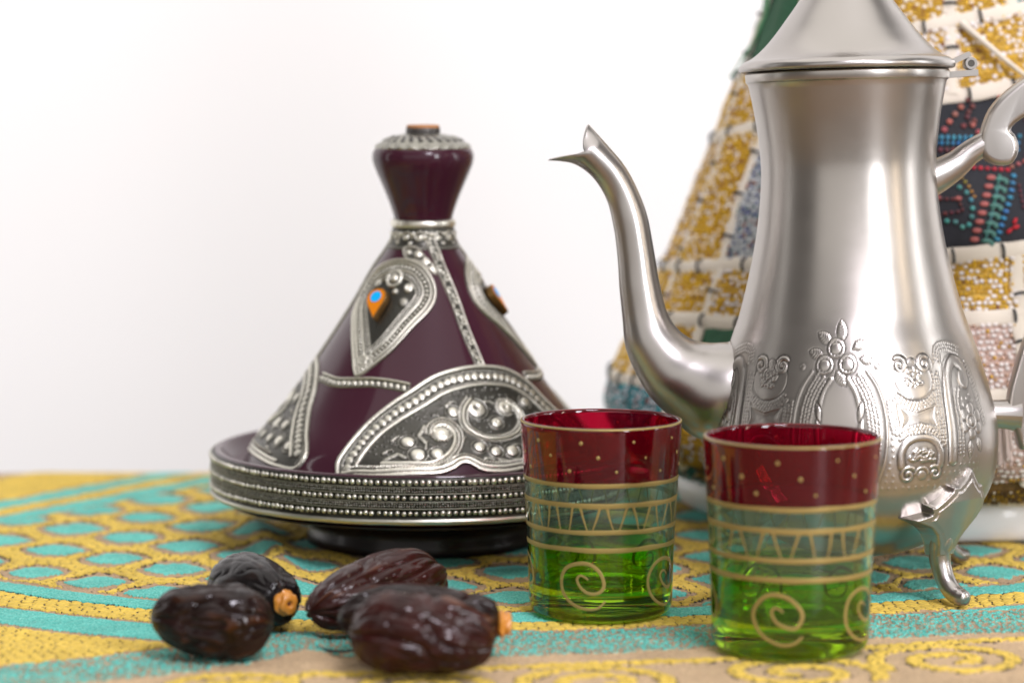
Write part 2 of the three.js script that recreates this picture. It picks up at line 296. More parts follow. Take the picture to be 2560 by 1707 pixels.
// ---------- tagine ----------
{
  const K = 0.56, tag = thing('tagine', 'small purple glazed tagine dressed in silver filigree with a conical lid', 'tagine', [-0.0365, 0, -0.0625]);
  // dish
  const dish = new THREE.Group(); dish.name = 'dish'; tag.add(dish);
  const dishPts = dense([[0, 5], [40, 4], [46, 0], [47.8, 0.6], [48, 4], [46.5, 9], [48, 12], [58, 14.5], [74, 17], [82, 19], [86.5, 21.5], [87.2, 28], [87, 37.9], [86.4, 39.1], [85.2, 39.5], [83.9, 39.1], [82.2, 36.4], [80, 33.6], [60, 31], [0, 31]], 2.5);
  mesh('bowl', toCreasedNormals(revolve(dishPts, 160), 0.7), glaze, dish);
  mesh('foot', revolve(dense([[45.8, 0.2], [48.4, 0.4], [48.6, 3], [47.4, 8], [48.8, 11.5], [58, 14.2], [74, 16.6], [81.6, 18.6], [81.4, 17.4], [60, 13.4], [46, 10]], 2), 128), darkGlaze, dish);
  { // silver hoop around the dish, rows of beads and ropes raised from blackened metal
    const bump = (th, y) => 0.35 * N(th * 9, y * 0.4, 2) + 0.2 * N(th * 30, y * 0.8, 5);
    const hoop = dense([[86.9, 20.2], [88.0, 20.6], [88.6, 21.6], [88.3, 22.4], [87.9, 23.2], [87.9, 37.8], [87.4, 38.6], [86.9, 38.7]], 0.5);
    const g = grid(480, hoop.length - 1, (i, j) => { const a = i / 480 * 2 * Math.PI, [r0, y] = hoop[j], r = r0 + 0.3 * bump(a, y); return [r * Math.sin(a), y + 0.25 * bump(a * 1.3, 3), r * Math.cos(a)]; },
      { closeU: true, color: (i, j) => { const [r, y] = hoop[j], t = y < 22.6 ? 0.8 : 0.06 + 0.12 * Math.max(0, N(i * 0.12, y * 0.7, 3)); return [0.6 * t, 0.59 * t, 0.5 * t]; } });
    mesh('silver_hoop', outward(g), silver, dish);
    const ball = new THREE.SphereGeometry(1, 10, 7), row = (y, r, n, R, flat) => {
      const L = []; for (let i = 0; i < n; i++) { const a = (i + rr(-0.14, 0.14)) / n * 2 * Math.PI, q = new THREE.Quaternion().setFromEuler(new THREE.Euler(0, a, 0)), s = r * rr(0.86, 1.12), t = rr(0.55, 1.0) * (r < 0.6 ? 0.42 : 1.05); L.push([[R * Math.sin(a), y + rr(-0.12, 0.12) + 0.25 * bump(a * 1.3, 3), R * Math.cos(a)], [s, s * rr(0.9, 1.1), s * flat], [0.72 * t, 0.7 * t, 0.62 * t], q]); } return L;
    };
    const white = std([1, 1, 1], 0.3, 1);
    copies('bead_row', ball, white, row(36.9, 1.08, 220, 88.1, 0.8), dish);
    copies('bead_row', ball, white, row(31.1, 0.95, 226, 88.1, 0.85), dish);
    copies('bead_row', ball, white, row(25, 1.02, 222, 88.15, 0.8), dish);
    for (const y of [34.5, 33.5, 28.7, 27.7]) copies('twisted_wire', ball, white, row(y, 0.42, 560, 88.0, 0.7), dish);
    for (const [y, w] of [[35.2, 0.22], [32.6, 0.26], [29.5, 0.25], [26.8, 0.25]]) mesh('plain_wire', revolve([[88, y - w], [88.35, y - w * 0.5], [88.35, y + w * 0.5], [88, y + w]], 200), silverDull, dish);
  }
  // lid
  const lid = new THREE.Group(); lid.name = 'lid'; tag.add(lid);
  const coneTab = [[32.7, 75.4], [36.7, 72.5], [43.2, 68.6], [56, 58], [72.8, 46], [98.2, 29.1], [113.4, 20.3], [121.4, 14.8], [125.7, 12.6]];
  const cone = spline(coneTab.map(([y, r]) => [r, y]), 120);
  const rTab = cone.map(([r, y]) => [r, y]).reverse();
  const lidPts = [[60, 30.5], [72, 31], ...cone, ...spline([[12.3, 127], [11.9, 131], [12.0, 133.5], [14, 140], [16.6, 146.5], [19, 152], [20.5, 156], [20.9, 158.6], [20.5, 160.8], [19.2, 162.6], [15, 165], [10, 166]], 60), [6, 166.5], [0, 166.5]];
  mesh('cone', outward(revolve(lidPts, 200)), glaze, lid);
  const place = (X, Y, h) => { // unrolled cone -> lid surface
    const rho = Math.hypot(X, Y) + 1.6 * smooth(Math.hypot(X, Y), 80, 110), th = Math.atan2(X, -Y) / K, r = clamp(K * rho, 11.8, 75.4), y = interp(rTab, r), s = (interp(rTab, r + 1) - interp(rTab, r - 1)) / 2, l = Math.hypot(1, s), nr = -s / l, ny = 1 / l;
    return [(r + nr * h) * Math.sin(th), y + ny * h, (r + nr * h) * Math.cos(th)];
  };
  const sheet = (name, R, base, top, turn) => {
    const hh = (k) => R.S[k] > 0.25 ? base + R.H[k] + 0.09 * N((k % (R.w + 1)) * 0.5, k / (R.w + 1) * 0.5, 2) : lerp(-0.5, base, smooth(R.S[k], -0.25, 0.25));
    const ct = Math.cos(turn * K), st = Math.sin(turn * K), w = R.w + 1;
    const g = grid(R.w, R.h, (i, j) => { const [x, y] = R.at(i, j); return place(x * ct - y * st, x * st + y * ct, hh(j * w + i)); },
      { color: (i, j) => { const k = j * w + i, [x, y] = R.at(i, j), a = R.S[k] < 0.3 ? 0.4 : clamp(R.H[k] + 0.1 * N(x * 0.8, y * 0.8) + 0.16 * N(x * 2.6, y * 2.6, 4), 0, 9); return patina(a, top); }, keep: (i, j) => R.S[j * w + i] > -0.5 });
    // drop the vertices that no face uses
    mesh(name, compact(g), silver, lid);
  };
  function compact(g) {
    const ix = g.index.array, map = new Int32Array(g.attributes.position.count).fill(-1), order = []; for (let i = 0; i < ix.length; i++) { if (map[ix[i]] < 0) { map[ix[i]] = order.length; order.push(ix[i]); } }
    const o = new THREE.BufferGeometry();
    for (const n of ['position', 'color', 'normal']) { const a = g.attributes[n].array, b = new Float32Array(order.length * 3); order.forEach((v, i) => { b[i * 3] = a[v * 3]; b[i * 3 + 1] = a[v * 3 + 1]; b[i * 3 + 2] = a[v * 3 + 2]; }); o.setAttribute(n, new THREE.BufferAttribute(b, 3)); }
    o.setIndex(Array.from(ix, (v) => map[v])); return o;
  }
  const third = 2 * Math.PI / 3;
  // large paisley spray round the foot of the lid
  const pais = spline([[-32.8, -124.5], [-33.2, -119.1], [-30.4, -113.9], [-21.9, -101.4], [-13.1, -93.6], [-3.8, -87.3], [5.3, -80.8], [16, -76], [26.5, -72.8], [38, -70.8], [50, -72.5], [60, -77.2], [73, -81.8], [86, -86.6], [88, -93], [78.7, -101.6], [62, -111], [42.7, -119.8], [33.5, -123.2], [24.7, -124], [18.2, -122], [14, -124.6], [10, -126.4], [5.8, -127.2], [-6.4, -127.7], [-16.8, -127.6], [-25.5, -126.5], [-31, -126.3]], 300, true).map(([x, y]) => [x, y]);
  const P = new Relief(-35, -129.5, 90, -69, 0.26).outline(pais);
  const part = (d, a, b) => inset(pais, d).slice(a, b);
  const rim = inset(pais, 1.0); P.stroke(rim.concat([rim[0]]), 0.95, 0.8);
  P.stroke(part(2.9, 2, 150), 0.65, 0.6, { rope: 1.1 });
  const edge2 = part(5.3, 4, 146); P.beads(edge2, 1.8, 0.8, 3.1, 0.2);
  for (let i = 4; i < edge2.length - 8; i += 7) P.stroke([edge2[i], edge2[i + 5]], 1.0, 0.5);
  P.stroke(part(7.8, 9, 142), 0.6, 0.6, { rope: 1.0 });
  P.stroke(part(9.1, 10, 141), 0.75, 0.8);
  P.stroke(part(2.7, 162, 292), 0.8, 0.85); P.stroke(part(4.3, 166, 290), 0.7, 0.85, { rope: 1.2 });
  const s1 = spline([[-16, -123.6], [-5, -124], [5.9, -123.5], [12, -119.4], [15.1, -112.9], [15, -106.5], [11.8, -102.2], [8, -101.4], [4.6, -104], [4, -108]], 120);
  P.stroke(s1, 0.75, 0.95, { rope: 1.2 }); P.stroke(offset(s1, 1.55).slice(2, -6), 0.8, 0.9); P.stroke(offset(s1, -1.5).slice(2, -2), 0.65, 0.85, { rope: 1.1 });
  const s2 = spline([[20, -90], [17.4, -94.9], [18, -102.5], [24.7, -107.4], [31.4, -107.2], [38.6, -103], [42.4, -95], [40.5, -89.6], [35.5, -87.6]], 120);
  P.stroke(s2, 0.8, 0.95); P.stroke(offset(s2, 1.6), 0.65, 0.85, { rope: 1.1 }); P.stroke(offset(s2, -1.6), 0.65, 0.85, { rope: 1.2 });
  for (const [x, y, r] of [[-4.4, -112.1, 2.6], [-0.4, -118.8, 2.8], [7.1, -118.1, 2.4], [13.1, -96.6, 2.1], [22.6, -93.9, 3.4], [34.7, -90.5, 2.9], [30.9, -98.8, 2.2], [44.8, -84.6, 2], [23.7, -113.1, 2.3], [30.5, -114.5, 2.2], [37.4, -112.7, 2.5], [48, -107, 2], [50, -97, 3], [58, -92, 2.4], [58, -102, 2.2], [66, -97, 2.6], [74, -93, 2.2]]) { P.dome(x, y, r * 1.15, 0.9, 0.55); P.stroke(spiral(x, y, r * 1.15 + 0.7, r * 1.15 + 0.7, 0, 1, 24), 0.45, 0.4); }
  P.dome(8.6, -107.8, 3.8, 1.2, 0.7); P.pit(8.6, -108.2, 1, 0.4); P.beads(spiral(8.6, -107.8, 3.9, 3.9, 0, 1, 40), 0.55, 0.9, 1.3);
  P.pit(22.4, -93.6, 1.5, 0.7); P.pit(34.7, -90.5, 1.2, 0.5); P.pit(30.9, -98.8, 0.7, 0.4);
  P.stroke(spiral(34.7, -90.5, 3.6, 3.6, 0.5, 0.8, 30), 0.5, 0.8, { rope: 1 });
  P.stroke([[-13, -121], [-8, -118.5], [-5.5, -120]], 1.1, 0.5); P.stroke([[2, -104], [0, -109], [2.4, -112.4]], 1.2, 0.5); P.stroke([[13, -100], [5, -98.2]], 0.5, 0.3);
  for (const [x, y, a] of [[-9, -110, 0.7], [-12, -117, 0.5], [3, -113.4, 1.4], [17.5, -110, 1.2], [12, -93, 0.6], [28, -90, 0], [40, -109, 0.3], [46, -101, 0.8], [44, -93, 1.2], [54, -97, 0.3], [68, -90, -0.3], [64, -104, 0.3], [52, -88, 0], [34, -118, 0.1], [28, -118.6, 0]]) P.stroke([[x - 2 * Math.cos(a), y - 2 * Math.sin(a)], [x, y + 0.5], [x + 2 * Math.cos(a), y + 2 * Math.sin(a)]], 0.85, 0.5, { taper: 0.6 });
  for (let i = 0; i < 900; i++) { const x = rr(-20, 84), y = rr(-126, -78), k = Math.round((y - P.y0) / P.cell) * (P.w + 1) + Math.round((x - P.x0) / P.cell); if (P.S[k] > 8 && P.H[k] < 0.05) P.dome(x, y, rr(0.35, 0.6), rr(0.2, 0.4)); }
  for (const k of [0, 1, 2]) sheet('silver_spray', P, 0.35, 0.9, k * third);
  // teardrop medallions near the top of the lid
  const tear = spline([[-24.6, -78.4], [-21.6, -77], [-11.9, -70.2], [-2.8, -59.9], [3.7, -52.4], [6.1, -46.9], [5.5, -41.1], [0.9, -34.3], [-5.2, -30.6], [-13.8, -28.9], [-22, -29.8], [-28, -33], [-32, -38.5], [-33, -45], [-31.6, -54], [-29.4, -68.4], [-28.2, -76.1], [-27, -78.6]], 240, true).map(([x, y]) => [x, y]);
  const T = new Relief(-35, -80, 8, -27, 0.26).outline(tear);
  const loop = (d) => { const q = inset(tear, d); return q.concat([q[0]]); };
  T.stroke(loop(0.8), 0.8, 0.8); T.stroke(loop(2.5), 0.6, 0.75); T.beads(loop(4.1), 0.8, 0.75, 1.75); T.stroke(loop(5.7), 0.6, 0.7); T.stroke(loop(7.1), 0.55, 0.7, { rope: 1 }); T.stroke(loop(8.4), 0.5, 0.55);
  T.dome(-11.4, -38.2, 1.7, 1.1); T.stroke(spiral(-11.4, -38.2, 3, 3, 0, 1, 36), 0.75, 0.8); T.dome(-5.3, -43.2, 1.9, 1); T.pit(-5.3, -43.2, 0.8, 0.4); T.dome(-19, -37.6, 1.6, 0.9); T.dome(-7.2, -48.5, 2, 0.6); T.dome(-10.8, -43.6, 1.2, 0.8);
  T.stroke(spiral(-24.2, -71.5, 1.9, 1.9, 0, 1, 24), 0.7, 0.8); T.dome(-24.2, -71.5, 1, 0.8);
  for (const k of [0, 1, 2]) sheet('silver_medallion', T, 0.35, 0.85, k * third);
  // ornamental straps, link bands, neck foliage
  const strapLine = spline([[2.6, -21.8], [5.6, -28], [7.2, -33], [9.6, -38.2], [13.5, -46], [18.2, -58.8], [23, -70], [25, -75]], 80).map(([x, y]) => [x, y]);
  const strapEdge = offset(strapLine, 2.3).concat(offset(strapLine, -2.3).reverse());
  const S = new Relief(-4, -77, 29, -20, 0.26).outline(strapEdge);
  S.stroke(offset(strapLine, 1.75), 0.6, 0.75); S.stroke(offset(strapLine, -1.75), 0.5, 0.55, { rope: 1.3 });
  { let side = 1; for (const [x, y] of walk(strapLine, 4.6)) { S.stroke(spiral(x + 0.5 * side, y, 1.4, 0.5, side, 0.8 * side, 24), 0.45, 0.7); S.dome(x - 0.9 * side, y - 2.1, 0.85, 0.7); side = -side; } }
  for (const k of [0, 1, 2]) sheet('silver_strap', S, 0.3, 0.7, k * third);
  const link = spline([[-46, -71], [-36.7, -77.6], [-28, -80.6], [-19.4, -82.4], [-11, -84.6], [-4, -86.6]], 60).map(([x, y]) => [x, y]);
  const linkEdge = offset(link, 2.2).concat(offset(link, -2.4).reverse());
  const Lk = new Relief(-50, -90, -1, -67, 0.26).outline(linkEdge);
  Lk.beads(offset(link, -0.6), 1.15, 0.8, 2.7, 0.1); Lk.stroke(offset(link, 1.5), 0.6, 0.65); Lk.stroke(offset(link, -2), 0.4, 0.4); Lk.stroke(offset(link, -1.6), 0.3, 0.3);
  for (const k of [0, 1, 2]) sheet('silver_link_band', Lk, 0.3, 0.75, k * third);
  const tri = spline([[-8, -24.5], [-2, -25], [1.5, -29.5], [5.5, -34.5], [6.2, -38], [3, -36.5], [-1, -33], [-7, -30.3]], 90, true).map(([x, y]) => [x, y]);
  const Fo = new Relief(-10, -40, 8, -23, 0.22).outline(tri);
  Fo.stroke(inset(tri, 0.7).concat([inset(tri, 0.7)[0]]), 0.6, 0.5); Fo.dome(-1.6, -28.6, 1.9, 0.9); Fo.dome(1.7, -31.9, 1.9, 0.8); Fo.pit(1.7, -31.9, 0.7, 0.5); Fo.dome(4.2, -35.3, 1.3, 0.7); Fo.dome(-5.6, -27.3, 1.5, 0.7);
  for (const k of [0, 1, 2]) sheet('silver_leaf', Fo, 0.35, 0.7, k * third);
  // collar at the neck
  const col = new Relief(-36, 120.5, 36, 133.5, 0.3);
  col.stroke([[-36, 131.6], [36, 131.6]], 1.7, 0.8); col.stroke([[-36, 122], [36, 122]], 0.5, 0.4, { rope: 1 });
  for (let i = -7; i <= 7; i++) { col.stroke(spiral(i * 5, 126.6, 2.1, 0.9, i, 0.9, 30), 0.45, 0.6); col.dome(i * 5 + 2.5, 127.6, 0.95, 0.85); col.dome(i * 5, 126.5, 0.95, 0.85); col.dome(i * 5 + 1.6, 124, 0.8, 0.6); }
  { const n = 240, g = grid(n, col.h, (i, j) => { const a = i / n * 2 * Math.PI, y = col.y0 + j * col.cell, k = j * (col.w + 1) + Math.floor(i / n * col.w), e = Math.min(1, (y - 120.5) / 1, (133.4 - y) / 0.6), r = interp([[120.5, 15.6], [123, 14.1], [126, 13], [134, 12.5]], y) + Math.max(-1, e - 1) * 0.9 + col.H[k]; return [r * Math.sin(a), y, r * Math.cos(a)]; },
    { closeU: true, color: (i, j) => patina(col.H[j * (col.w + 1) + Math.floor(i / n * col.w)], 0.7) }); mesh('silver_collar', outward(g), silver, lid); }
  // cap on the knob
  { const n = 200, cap = dense([[19.6, 161.9], [19.8, 162.7], [18.4, 164], [15.8, 165.8], [12, 167.2], [8, 168.1], [6.5, 168.3]], 0.4);
    const g = grid(n, cap.length - 1, (i, j) => { const a = i / n * 2 * Math.PI, [r, y] = cap[j], t = j / cap.length, w = t < 0.2 ? 0.25 * Math.sin(a * 23) : 0; return [(r + w * 0.5) * Math.sin(a), y + w + (t > 0.3 && t < 0.62 ? 0.35 * Math.max(0, Math.sin(a * 26)) : 0), (r + w * 0.5) * Math.cos(a)]; },
      { closeU: true, color: (i, j) => { const a = i / n * 2 * Math.PI, t = j / cap.length, d = t > 0.3 && t < 0.62 && Math.sin(a * 26 + (t - 0.45) * 9) < -0.15; const v = d ? 0.04 : 0.34 + 0.1 * N(a * 6, t * 4); return [v, v * 0.98, v * 0.86]; } });
    mesh('silver_cap', outward(g), silver, lid);
    mesh('clay_rim', revolve([[5.4, 168], [6.7, 168], [6.8, 171.2], [6.4, 171.7], [5, 171.5], [4.8, 169], [0.01, 169]], 64), std([0.42, 0.19, 0.07], 0.8), lid);
    mesh('neck_ring', revolve([[6.6, 168], [7.05, 168.1], [7.1, 170.4], [6.7, 170.6]], 64), std([0.1, 0.095, 0.09], 0.45, 0.8), lid);
  }
  // enamelled drops
  const drop = new THREE.Shape(); drop.moveTo(0, -8.2); drop.bezierCurveTo(1.6, -4.8, 4.4, -1.6, 4.4, 1.2); drop.bezierCurveTo(4.4, 3.8, 2.4, 5, 0, 5); drop.bezierCurveTo(-2.4, 5, -4.4, 3.8, -4.4, 1.2); drop.bezierCurveTo(-4.4, -1.6, -1.6, -4.8, 0, -8.2);
  const gemBase = new THREE.ExtrudeGeometry(drop, { depth: 2.4, bevelEnabled: true, bevelSize: 0.3, bevelThickness: 0.3, bevelSegments: 3, curveSegments: 24 });
  const face = new THREE.ExtrudeGeometry(drop, { depth: 0.25, bevelEnabled: false, curveSegments: 24 }); face.scale(0.95, 0.95, 1); face.translate(0, 0, 2.65);
  const spot = new THREE.CylinderGeometry(2.55, 2.55, 0.3, 36); spot.rotateX(Math.PI / 2); spot.scale(1, 0.94, 1); spot.translate(0, 1.3, 2.95);
  const mBrass = std([0.2, 0.11, 0.035], 0.35, 0.8), mOrange = phys([0.7, 0.21, 0.002], 0.5, { specularIntensity: 0.3 }), mBlue = phys([0.002, 0.42, 0.9], 0.5, { specularIntensity: 0.3 });
  for (const k of [0, 1, 2]) {
    const ct = Math.cos(k * third * K), st = Math.sin(k * third * K), rot = (x, y) => [x * ct - y * st, x * st + y * ct];
    const [x, y] = rot(-17.6, -46.6), a = place(x, y, 0.8), n = place(x, y, 1.8), u = rot(-17.6 + 0.12, -46.6 + 1), up = place(u[0], u[1], 0.8);
    const Z = new THREE.Vector3(n[0] - a[0], n[1] - a[1], n[2] - a[2]).normalize(), Y = new THREE.Vector3(up[0] - a[0], up[1] - a[1], up[2] - a[2]).normalize(), X = Y.clone().cross(Z).normalize();
    for (const [nm, geo, mt] of [['drop_side', gemBase, mBrass], ['drop_face', face, mOrange], ['blue_spot', spot, mBlue]]) { const c = geo.clone(); c.userData = {}; c.applyMatrix4(new THREE.Matrix4().makeBasis(X, Y.clone().crossVectors(Z, X), Z).setPosition(...a)); mesh(nm === 'drop_side' ? 'enamel_drop' : nm, c, mt, lid); }
  }
}

// ---------- teapot ----------
const scratch = (() => { // fine turning marks of brushed pewter
  const w = 512, h = 1024, d = new Uint8Array(w * h * 4);
  for (let j = 0; j < h; j++) { const a = rr(-1, 1); for (let i = 0; i < w; i++) { const v = 128 + 26 * a + 42 * N(i * 0.012, j * 0.9, 3) + 30 * N(i * 0.05, j * 0.35, 8), q = (j * w + i) * 4; d[q] = d[q + 1] = d[q + 2] = clamp(v, 0, 255); d[q + 3] = 255; } }
  const t = new THREE.DataTexture(d, w, h); t.wrapS = t.wrapT = THREE.RepeatWrapping; t.magFilter = t.minFilter = THREE.LinearFilter; t.needsUpdate = true; return t;
})();
const rough = (() => { const w = 256, d = new Uint8Array(w * w * 4); for (let j = 0; j < w; j++) for (let i = 0; i < w; i++) { const v = 165 + 12 * N(i * 0.03, j * 0.05, 1) + 5 * N(i * 0.11, j * 0.2, 6), q = (j * w + i) * 4; d[q] = d[q + 1] = d[q + 2] = clamp(v, 0, 255); d[q + 3] = 255; } const t = new THREE.DataTexture(d, w, w); t.wrapS = t.wrapT = THREE.RepeatWrapping; t.magFilter = THREE.LinearFilter; t.needsUpdate = true; return t; })();
const pewter = new THREE.MeshPhysicalMaterial({ color: C(0.46, 0.436, 0.412), metalness: 1, roughness: 0.47, roughnessMap: rough, bumpMap: scratch, bumpScale: 0.0000015 });
const pewterVC = new THREE.MeshPhysicalMaterial({ color: C(0.46, 0.436, 0.412), metalness: 1, roughness: 0.47, roughnessMap: rough, vertexColors: true });
const pewterDark = std([0.1, 0.095, 0.085], 0.5, 1);
{
  const pot = thing('teapot', 'tall pewter teapot with embossed belly, curved spout and hinged lid', 'teapot', [0.1303, 0, 0.031]);
  const tilt = new THREE.Quaternion().setFromEuler(new THREE.Euler(-2.4 * D2R, 0, 1.35 * D2R));
  const pivot = new THREE.Vector3(0, 0.045, 0);
  const lean = (m) => { m.quaternion.copy(tilt); m.position.copy(pivot).sub(pivot.clone().applyQuaternion(tilt)); return m; };
  const bodyLow = [[0, 10.9], [12, 11.2], [22, 13.3], [33.3, 18.3], [42.5, 24.6], [48.2, 30.3], [52.4, 38.3], [54.5, 48.4], [54.9, 54.4], [54.3, 62], [50.9, 77], [45.9, 93], [42.2, 103.6], [36.6, 126], [34, 142.4], [33, 156.4], [33.3, 163.8], [34.9, 176.9], [37, 188.3]];
  const prof = spline(bodyLow, 400).map(([r, y]) => [Math.max(r, 0), y]);
  const rOf = (y) => interp(prof.filter((p) => p[1] > 12).map(([r, yy]) => [yy, r]), y);
  const rT = []; for (let y = 28; y <= 112; y += 0.3) rT.push([y, rOf(y)]);
  // emboss, X = degrees from the flower * 0.9 mm, Y = height
  const E = new Relief(-72, 30, 72, 110, 0.28);
  const leaf = (x0, y0, x1, y1, w) => {
    const dx = x1 - x0, dy = y1 - y0, l = Math.hypot(dx, dy), nx = -dy / l, ny = dx / l, side = (s) => spline([[x0, y0], [x0 + dx * 0.35 + nx * w * s, y0 + dy * 0.35 + ny * w * s], [x0 + dx * 0.75 + nx * w * 0.8 * s, y0 + dy * 0.75 + ny * w * 0.8 * s], [x1 + nx * s * 0.2, y1]], 24);
    const o = side(1).concat(side(-1).reverse()).map(([x, y]) => [x, y]);
    E.each(Math.min(x0, x1) - w - 1, Math.min(y0, y1) - w - 1, Math.max(x0, x1) + w + 1, Math.max(y0, y1) + w + 1, (x, y, k) => { const s = sdf(o, x, y); if (s > 0) { const t = ((x - x0) * dx + (y - y0) * dy) / l; E.H[k] = Math.max(E.H[k], Math.min(0.5, s * 0.6) + 0.16 * Math.sin((t + Math.abs(s) * 0.5) * 2 * Math.PI / 0.95)); } else if (s > -0.45) E.H[k] = Math.min(E.H[k], -0.16); });
  };
  const bloom = (x, y, r) => { E.stroke(spiral(x, y, r, r, 0, 1, 48).map(([a, b], i) => { const k = 1 + 0.07 * Math.sin(i / 48 * 2 * Math.PI * 11); return [x + (a - x) * k, y + (b - y) * k]; }), 0.5, 0.5); E.stroke(spiral(x, y, r + 0.75, r + 0.75, 0, 1, 48), 0.4, 0.16, { sink: true }); E.dome(x, y, r * 0.72, 0.95); };
  leaf(1.0, 98.2, 0.5, 106, 2.0); leaf(-3.2, 98, -9.4, 101.6, 1.9); leaf(-6.2, 93, -12.6, 95, 1.8); leaf(5, 95.4, 11.2, 98.8, 1.8); leaf(7.6, 92, 14, 91.2, 1.7); leaf(-1.4, 88, 2.2, 82.4, 1.8);
  bloom(-1.6, 95.9, 3); bloom(-6, 89.9, 2.9); bloom(3, 90.1, 3);
  const pebbles = (pts, w, pitch = 1.3) => { const n = Math.round(2 * w / pitch); for (let k = 0; k <= n; k++) { const d = -w + 2 * w * k / n, q = walk(offset(pts, d), pitch); for (const [x, y] of q.slice(k & 1)) E.dome(x + rr(-0.12, 0.12), y + rr(-0.12, 0.12), 0.66, 0.42); } };
  const line = (pts, n = 50) => spline(pts, n).map(([x, y]) => [x, y]);
  for (const m of [-1, 1]) {
    const f = (pts) => pts.map(([x, y]) => [x * m, y]);
    // arch over the plain oval under the flowers
    E.stroke(line(f([[3.2, 85], [6, 80], [7.4, 73], [7.4, 65], [6, 55], [3, 47]])), 0.8, 0.75);
    E.stroke(line(f([[10.6, 87.6], [14, 82], [16, 75], [16.6, 66], [15.6, 56], [13, 47]])), 0.55, 0.55);
    pebbles(line(f([[6.6, 86], [10, 80], [11.8, 73], [12.2, 65], [11, 55], [8, 46]])), 1.9);
    leaf(8.4 * m, 77, 6.8 * m, 69.5, 0.9); E.dome(14.6 * m, 89.3, 1.1, 0.5); 
    // volutes with a bunch of grapes between them
    const V = (x) => x * m;
    E.stroke(line(f([[22.4, 90.3], [20.8, 86], [21.6, 81], [25, 77.8], [28.6, 77], [32.4, 78.2], [35.8, 81.4], [36.6, 86], [34.8, 90.4]])), 0.5, 0.16, { sink: true });
    E.each(m > 0 ? 20 : -38, 76, m > 0 ? 38 : -20, 93, (x, y, k) => { const d = ((x - V(28.8)) / 8) ** 2 + ((y - 84.5) / 7.4) ** 2; if (d < 1 && y < 91) E.H[k] = Math.max(E.H[k], 0.75 * Math.sqrt(1 - d)); });
    E.stroke(spiral(V(23.6), 89.4, 3.1, 0.5, m > 0 ? 2.2 : 0.9, 1.3 * -m, 54), 0.85, 1.15); E.stroke(spiral(V(34.4), 89.4, 3.1, 0.5, m > 0 ? 0.9 : 2.2, 1.3 * m, 54), 0.85, 1.15);
    E.stroke(spiral(V(23.6), 89.4, 3.9, 3.9, 0.5, 0.5, 30), 0.35, 0.16, { sink: true }); E.stroke(spiral(V(34.4), 89.4, 3.9, 3.9, -0.3, 0.55, 30), 0.35, 0.16, { sink: true });
    for (let i = 0; i < 62; i++) { const a = rr(0, 6.283), q = Math.sqrt(rnd()), x = 28.9 + 4.2 * q * Math.cos(a), y = 84.8 + 3.6 * q * Math.sin(a); E.dome(V(x), y, 0.62, 1.35); }
    E.dome(V(28.9), 90.2, 1.7, 0.55); E.stroke(spiral(V(28.9), 89.8, 2.2, 2.2, 0.3, 0.42, 24), 0.35, 0.14, { sink: true });
    // pebbled swags and the hollow lozenge
    pebbles(line(f([[20.5, 78.2], [24.5, 75.6], [28.8, 74.8], [33, 75.6], [37, 78.2]])), 1.0);
    pebbles(line(f([[19, 77], [19.2, 71], [20.2, 64.6]])), 1.2); pebbles(line(f([[38.6, 86], [38.4, 76], [38, 66], [37.4, 60]])), 1.25);
    const loz = f([[22, 74.2], [28.8, 72.4], [36, 74.2], [34.8, 70.4], [36, 66.6], [28.8, 68.6], [22, 66.6], [23.2, 70.4]]);
    E.each(m > 0 ? 21 : -37, 65, m > 0 ? 37 : -21, 76, (x, y, k) => { const s = sdf(loz, x, y); if (s > 0) E.H[k] = -0.5 * Math.min(1, s / 1.6); else if (s > -0.5) E.H[k] = 0.3; });
    pebbles(line(f([[20.6, 63.6], [24, 65.6], [28.8, 66.4], [33.6, 65.6], [37, 63.4]])), 1.1);
    // lower cartouche
    E.stroke(line(f([[21.4, 53], [21.4, 58], [24, 62], [29, 63.4], [34, 62], [36.6, 57.6], [36.4, 53]])), 1.3, 0.95);
    for (let i = 0; i < 60; i++) { const a = rr(0, 3.1416), q = Math.sqrt(rnd()); E.dome(V(29 + 5 * q * Math.cos(a)), 54.6 + 4.6 * q * Math.sin(a), 0.62, 0.85); }
    E.stroke(spiral(V(23.8), 49.6, 3.0, 0.5, 0.8, 1.3 * m, 44), 0.65, 0.8); E.stroke(spiral(V(34.4), 50, 2.6, 0.5, 2.2, -1.2 * m, 44), 0.6, 0.75); E.dome(V(29.2), 49.4, 1.7, 0.7); E.stroke(spiral(V(29.2), 49.6, 2.5, 2.5, 0.2, 0.45, 30), 0.5, 0.5);
    // tall pilaster with a scroll, a rosette and small leaves
    E.stroke(line(f([[42.2, 54], [42.6, 66], [43.2, 78], [45.2, 86], [49.4, 89.8], [53.4, 88.2], [54.8, 84.4], [53.6, 81.4], [51.6, 82.2], [52.2, 84.6]])), 1.9, 1.05);
    E.stroke(line(f([[39.9, 54], [40.3, 66], [40.9, 79], [43.4, 88.6], [49.4, 92.4], [56, 90], [58.6, 84]])), 0.4, 0.2, { sink: true });
    pebbles(line(f([[41, 90], [42.4, 94.4], [47, 95.4], [51, 94.6], [56, 93]])), 1.3); pebbles(line(f([[46.6, 55], [46.8, 66], [47, 76], [49, 80]])), 0.9); pebbles(line(f([[57, 89], [59.6, 82], [60.4, 74], [62, 66]])), 1.1);
    E.dome(V(53), 67.5, 1.9, 1.2); E.stroke(spiral(V(53), 67.5, 2.6, 2.6, 0, 1, 40), 0.6, 0.85); for (let i = 0; i < 6; i++) { const a = i * 1.047 + 0.4; E.dome(V(53 + 4.6 * Math.cos(a)), 67.5 + 4.6 * Math.sin(a), 2.1, 0.75); }
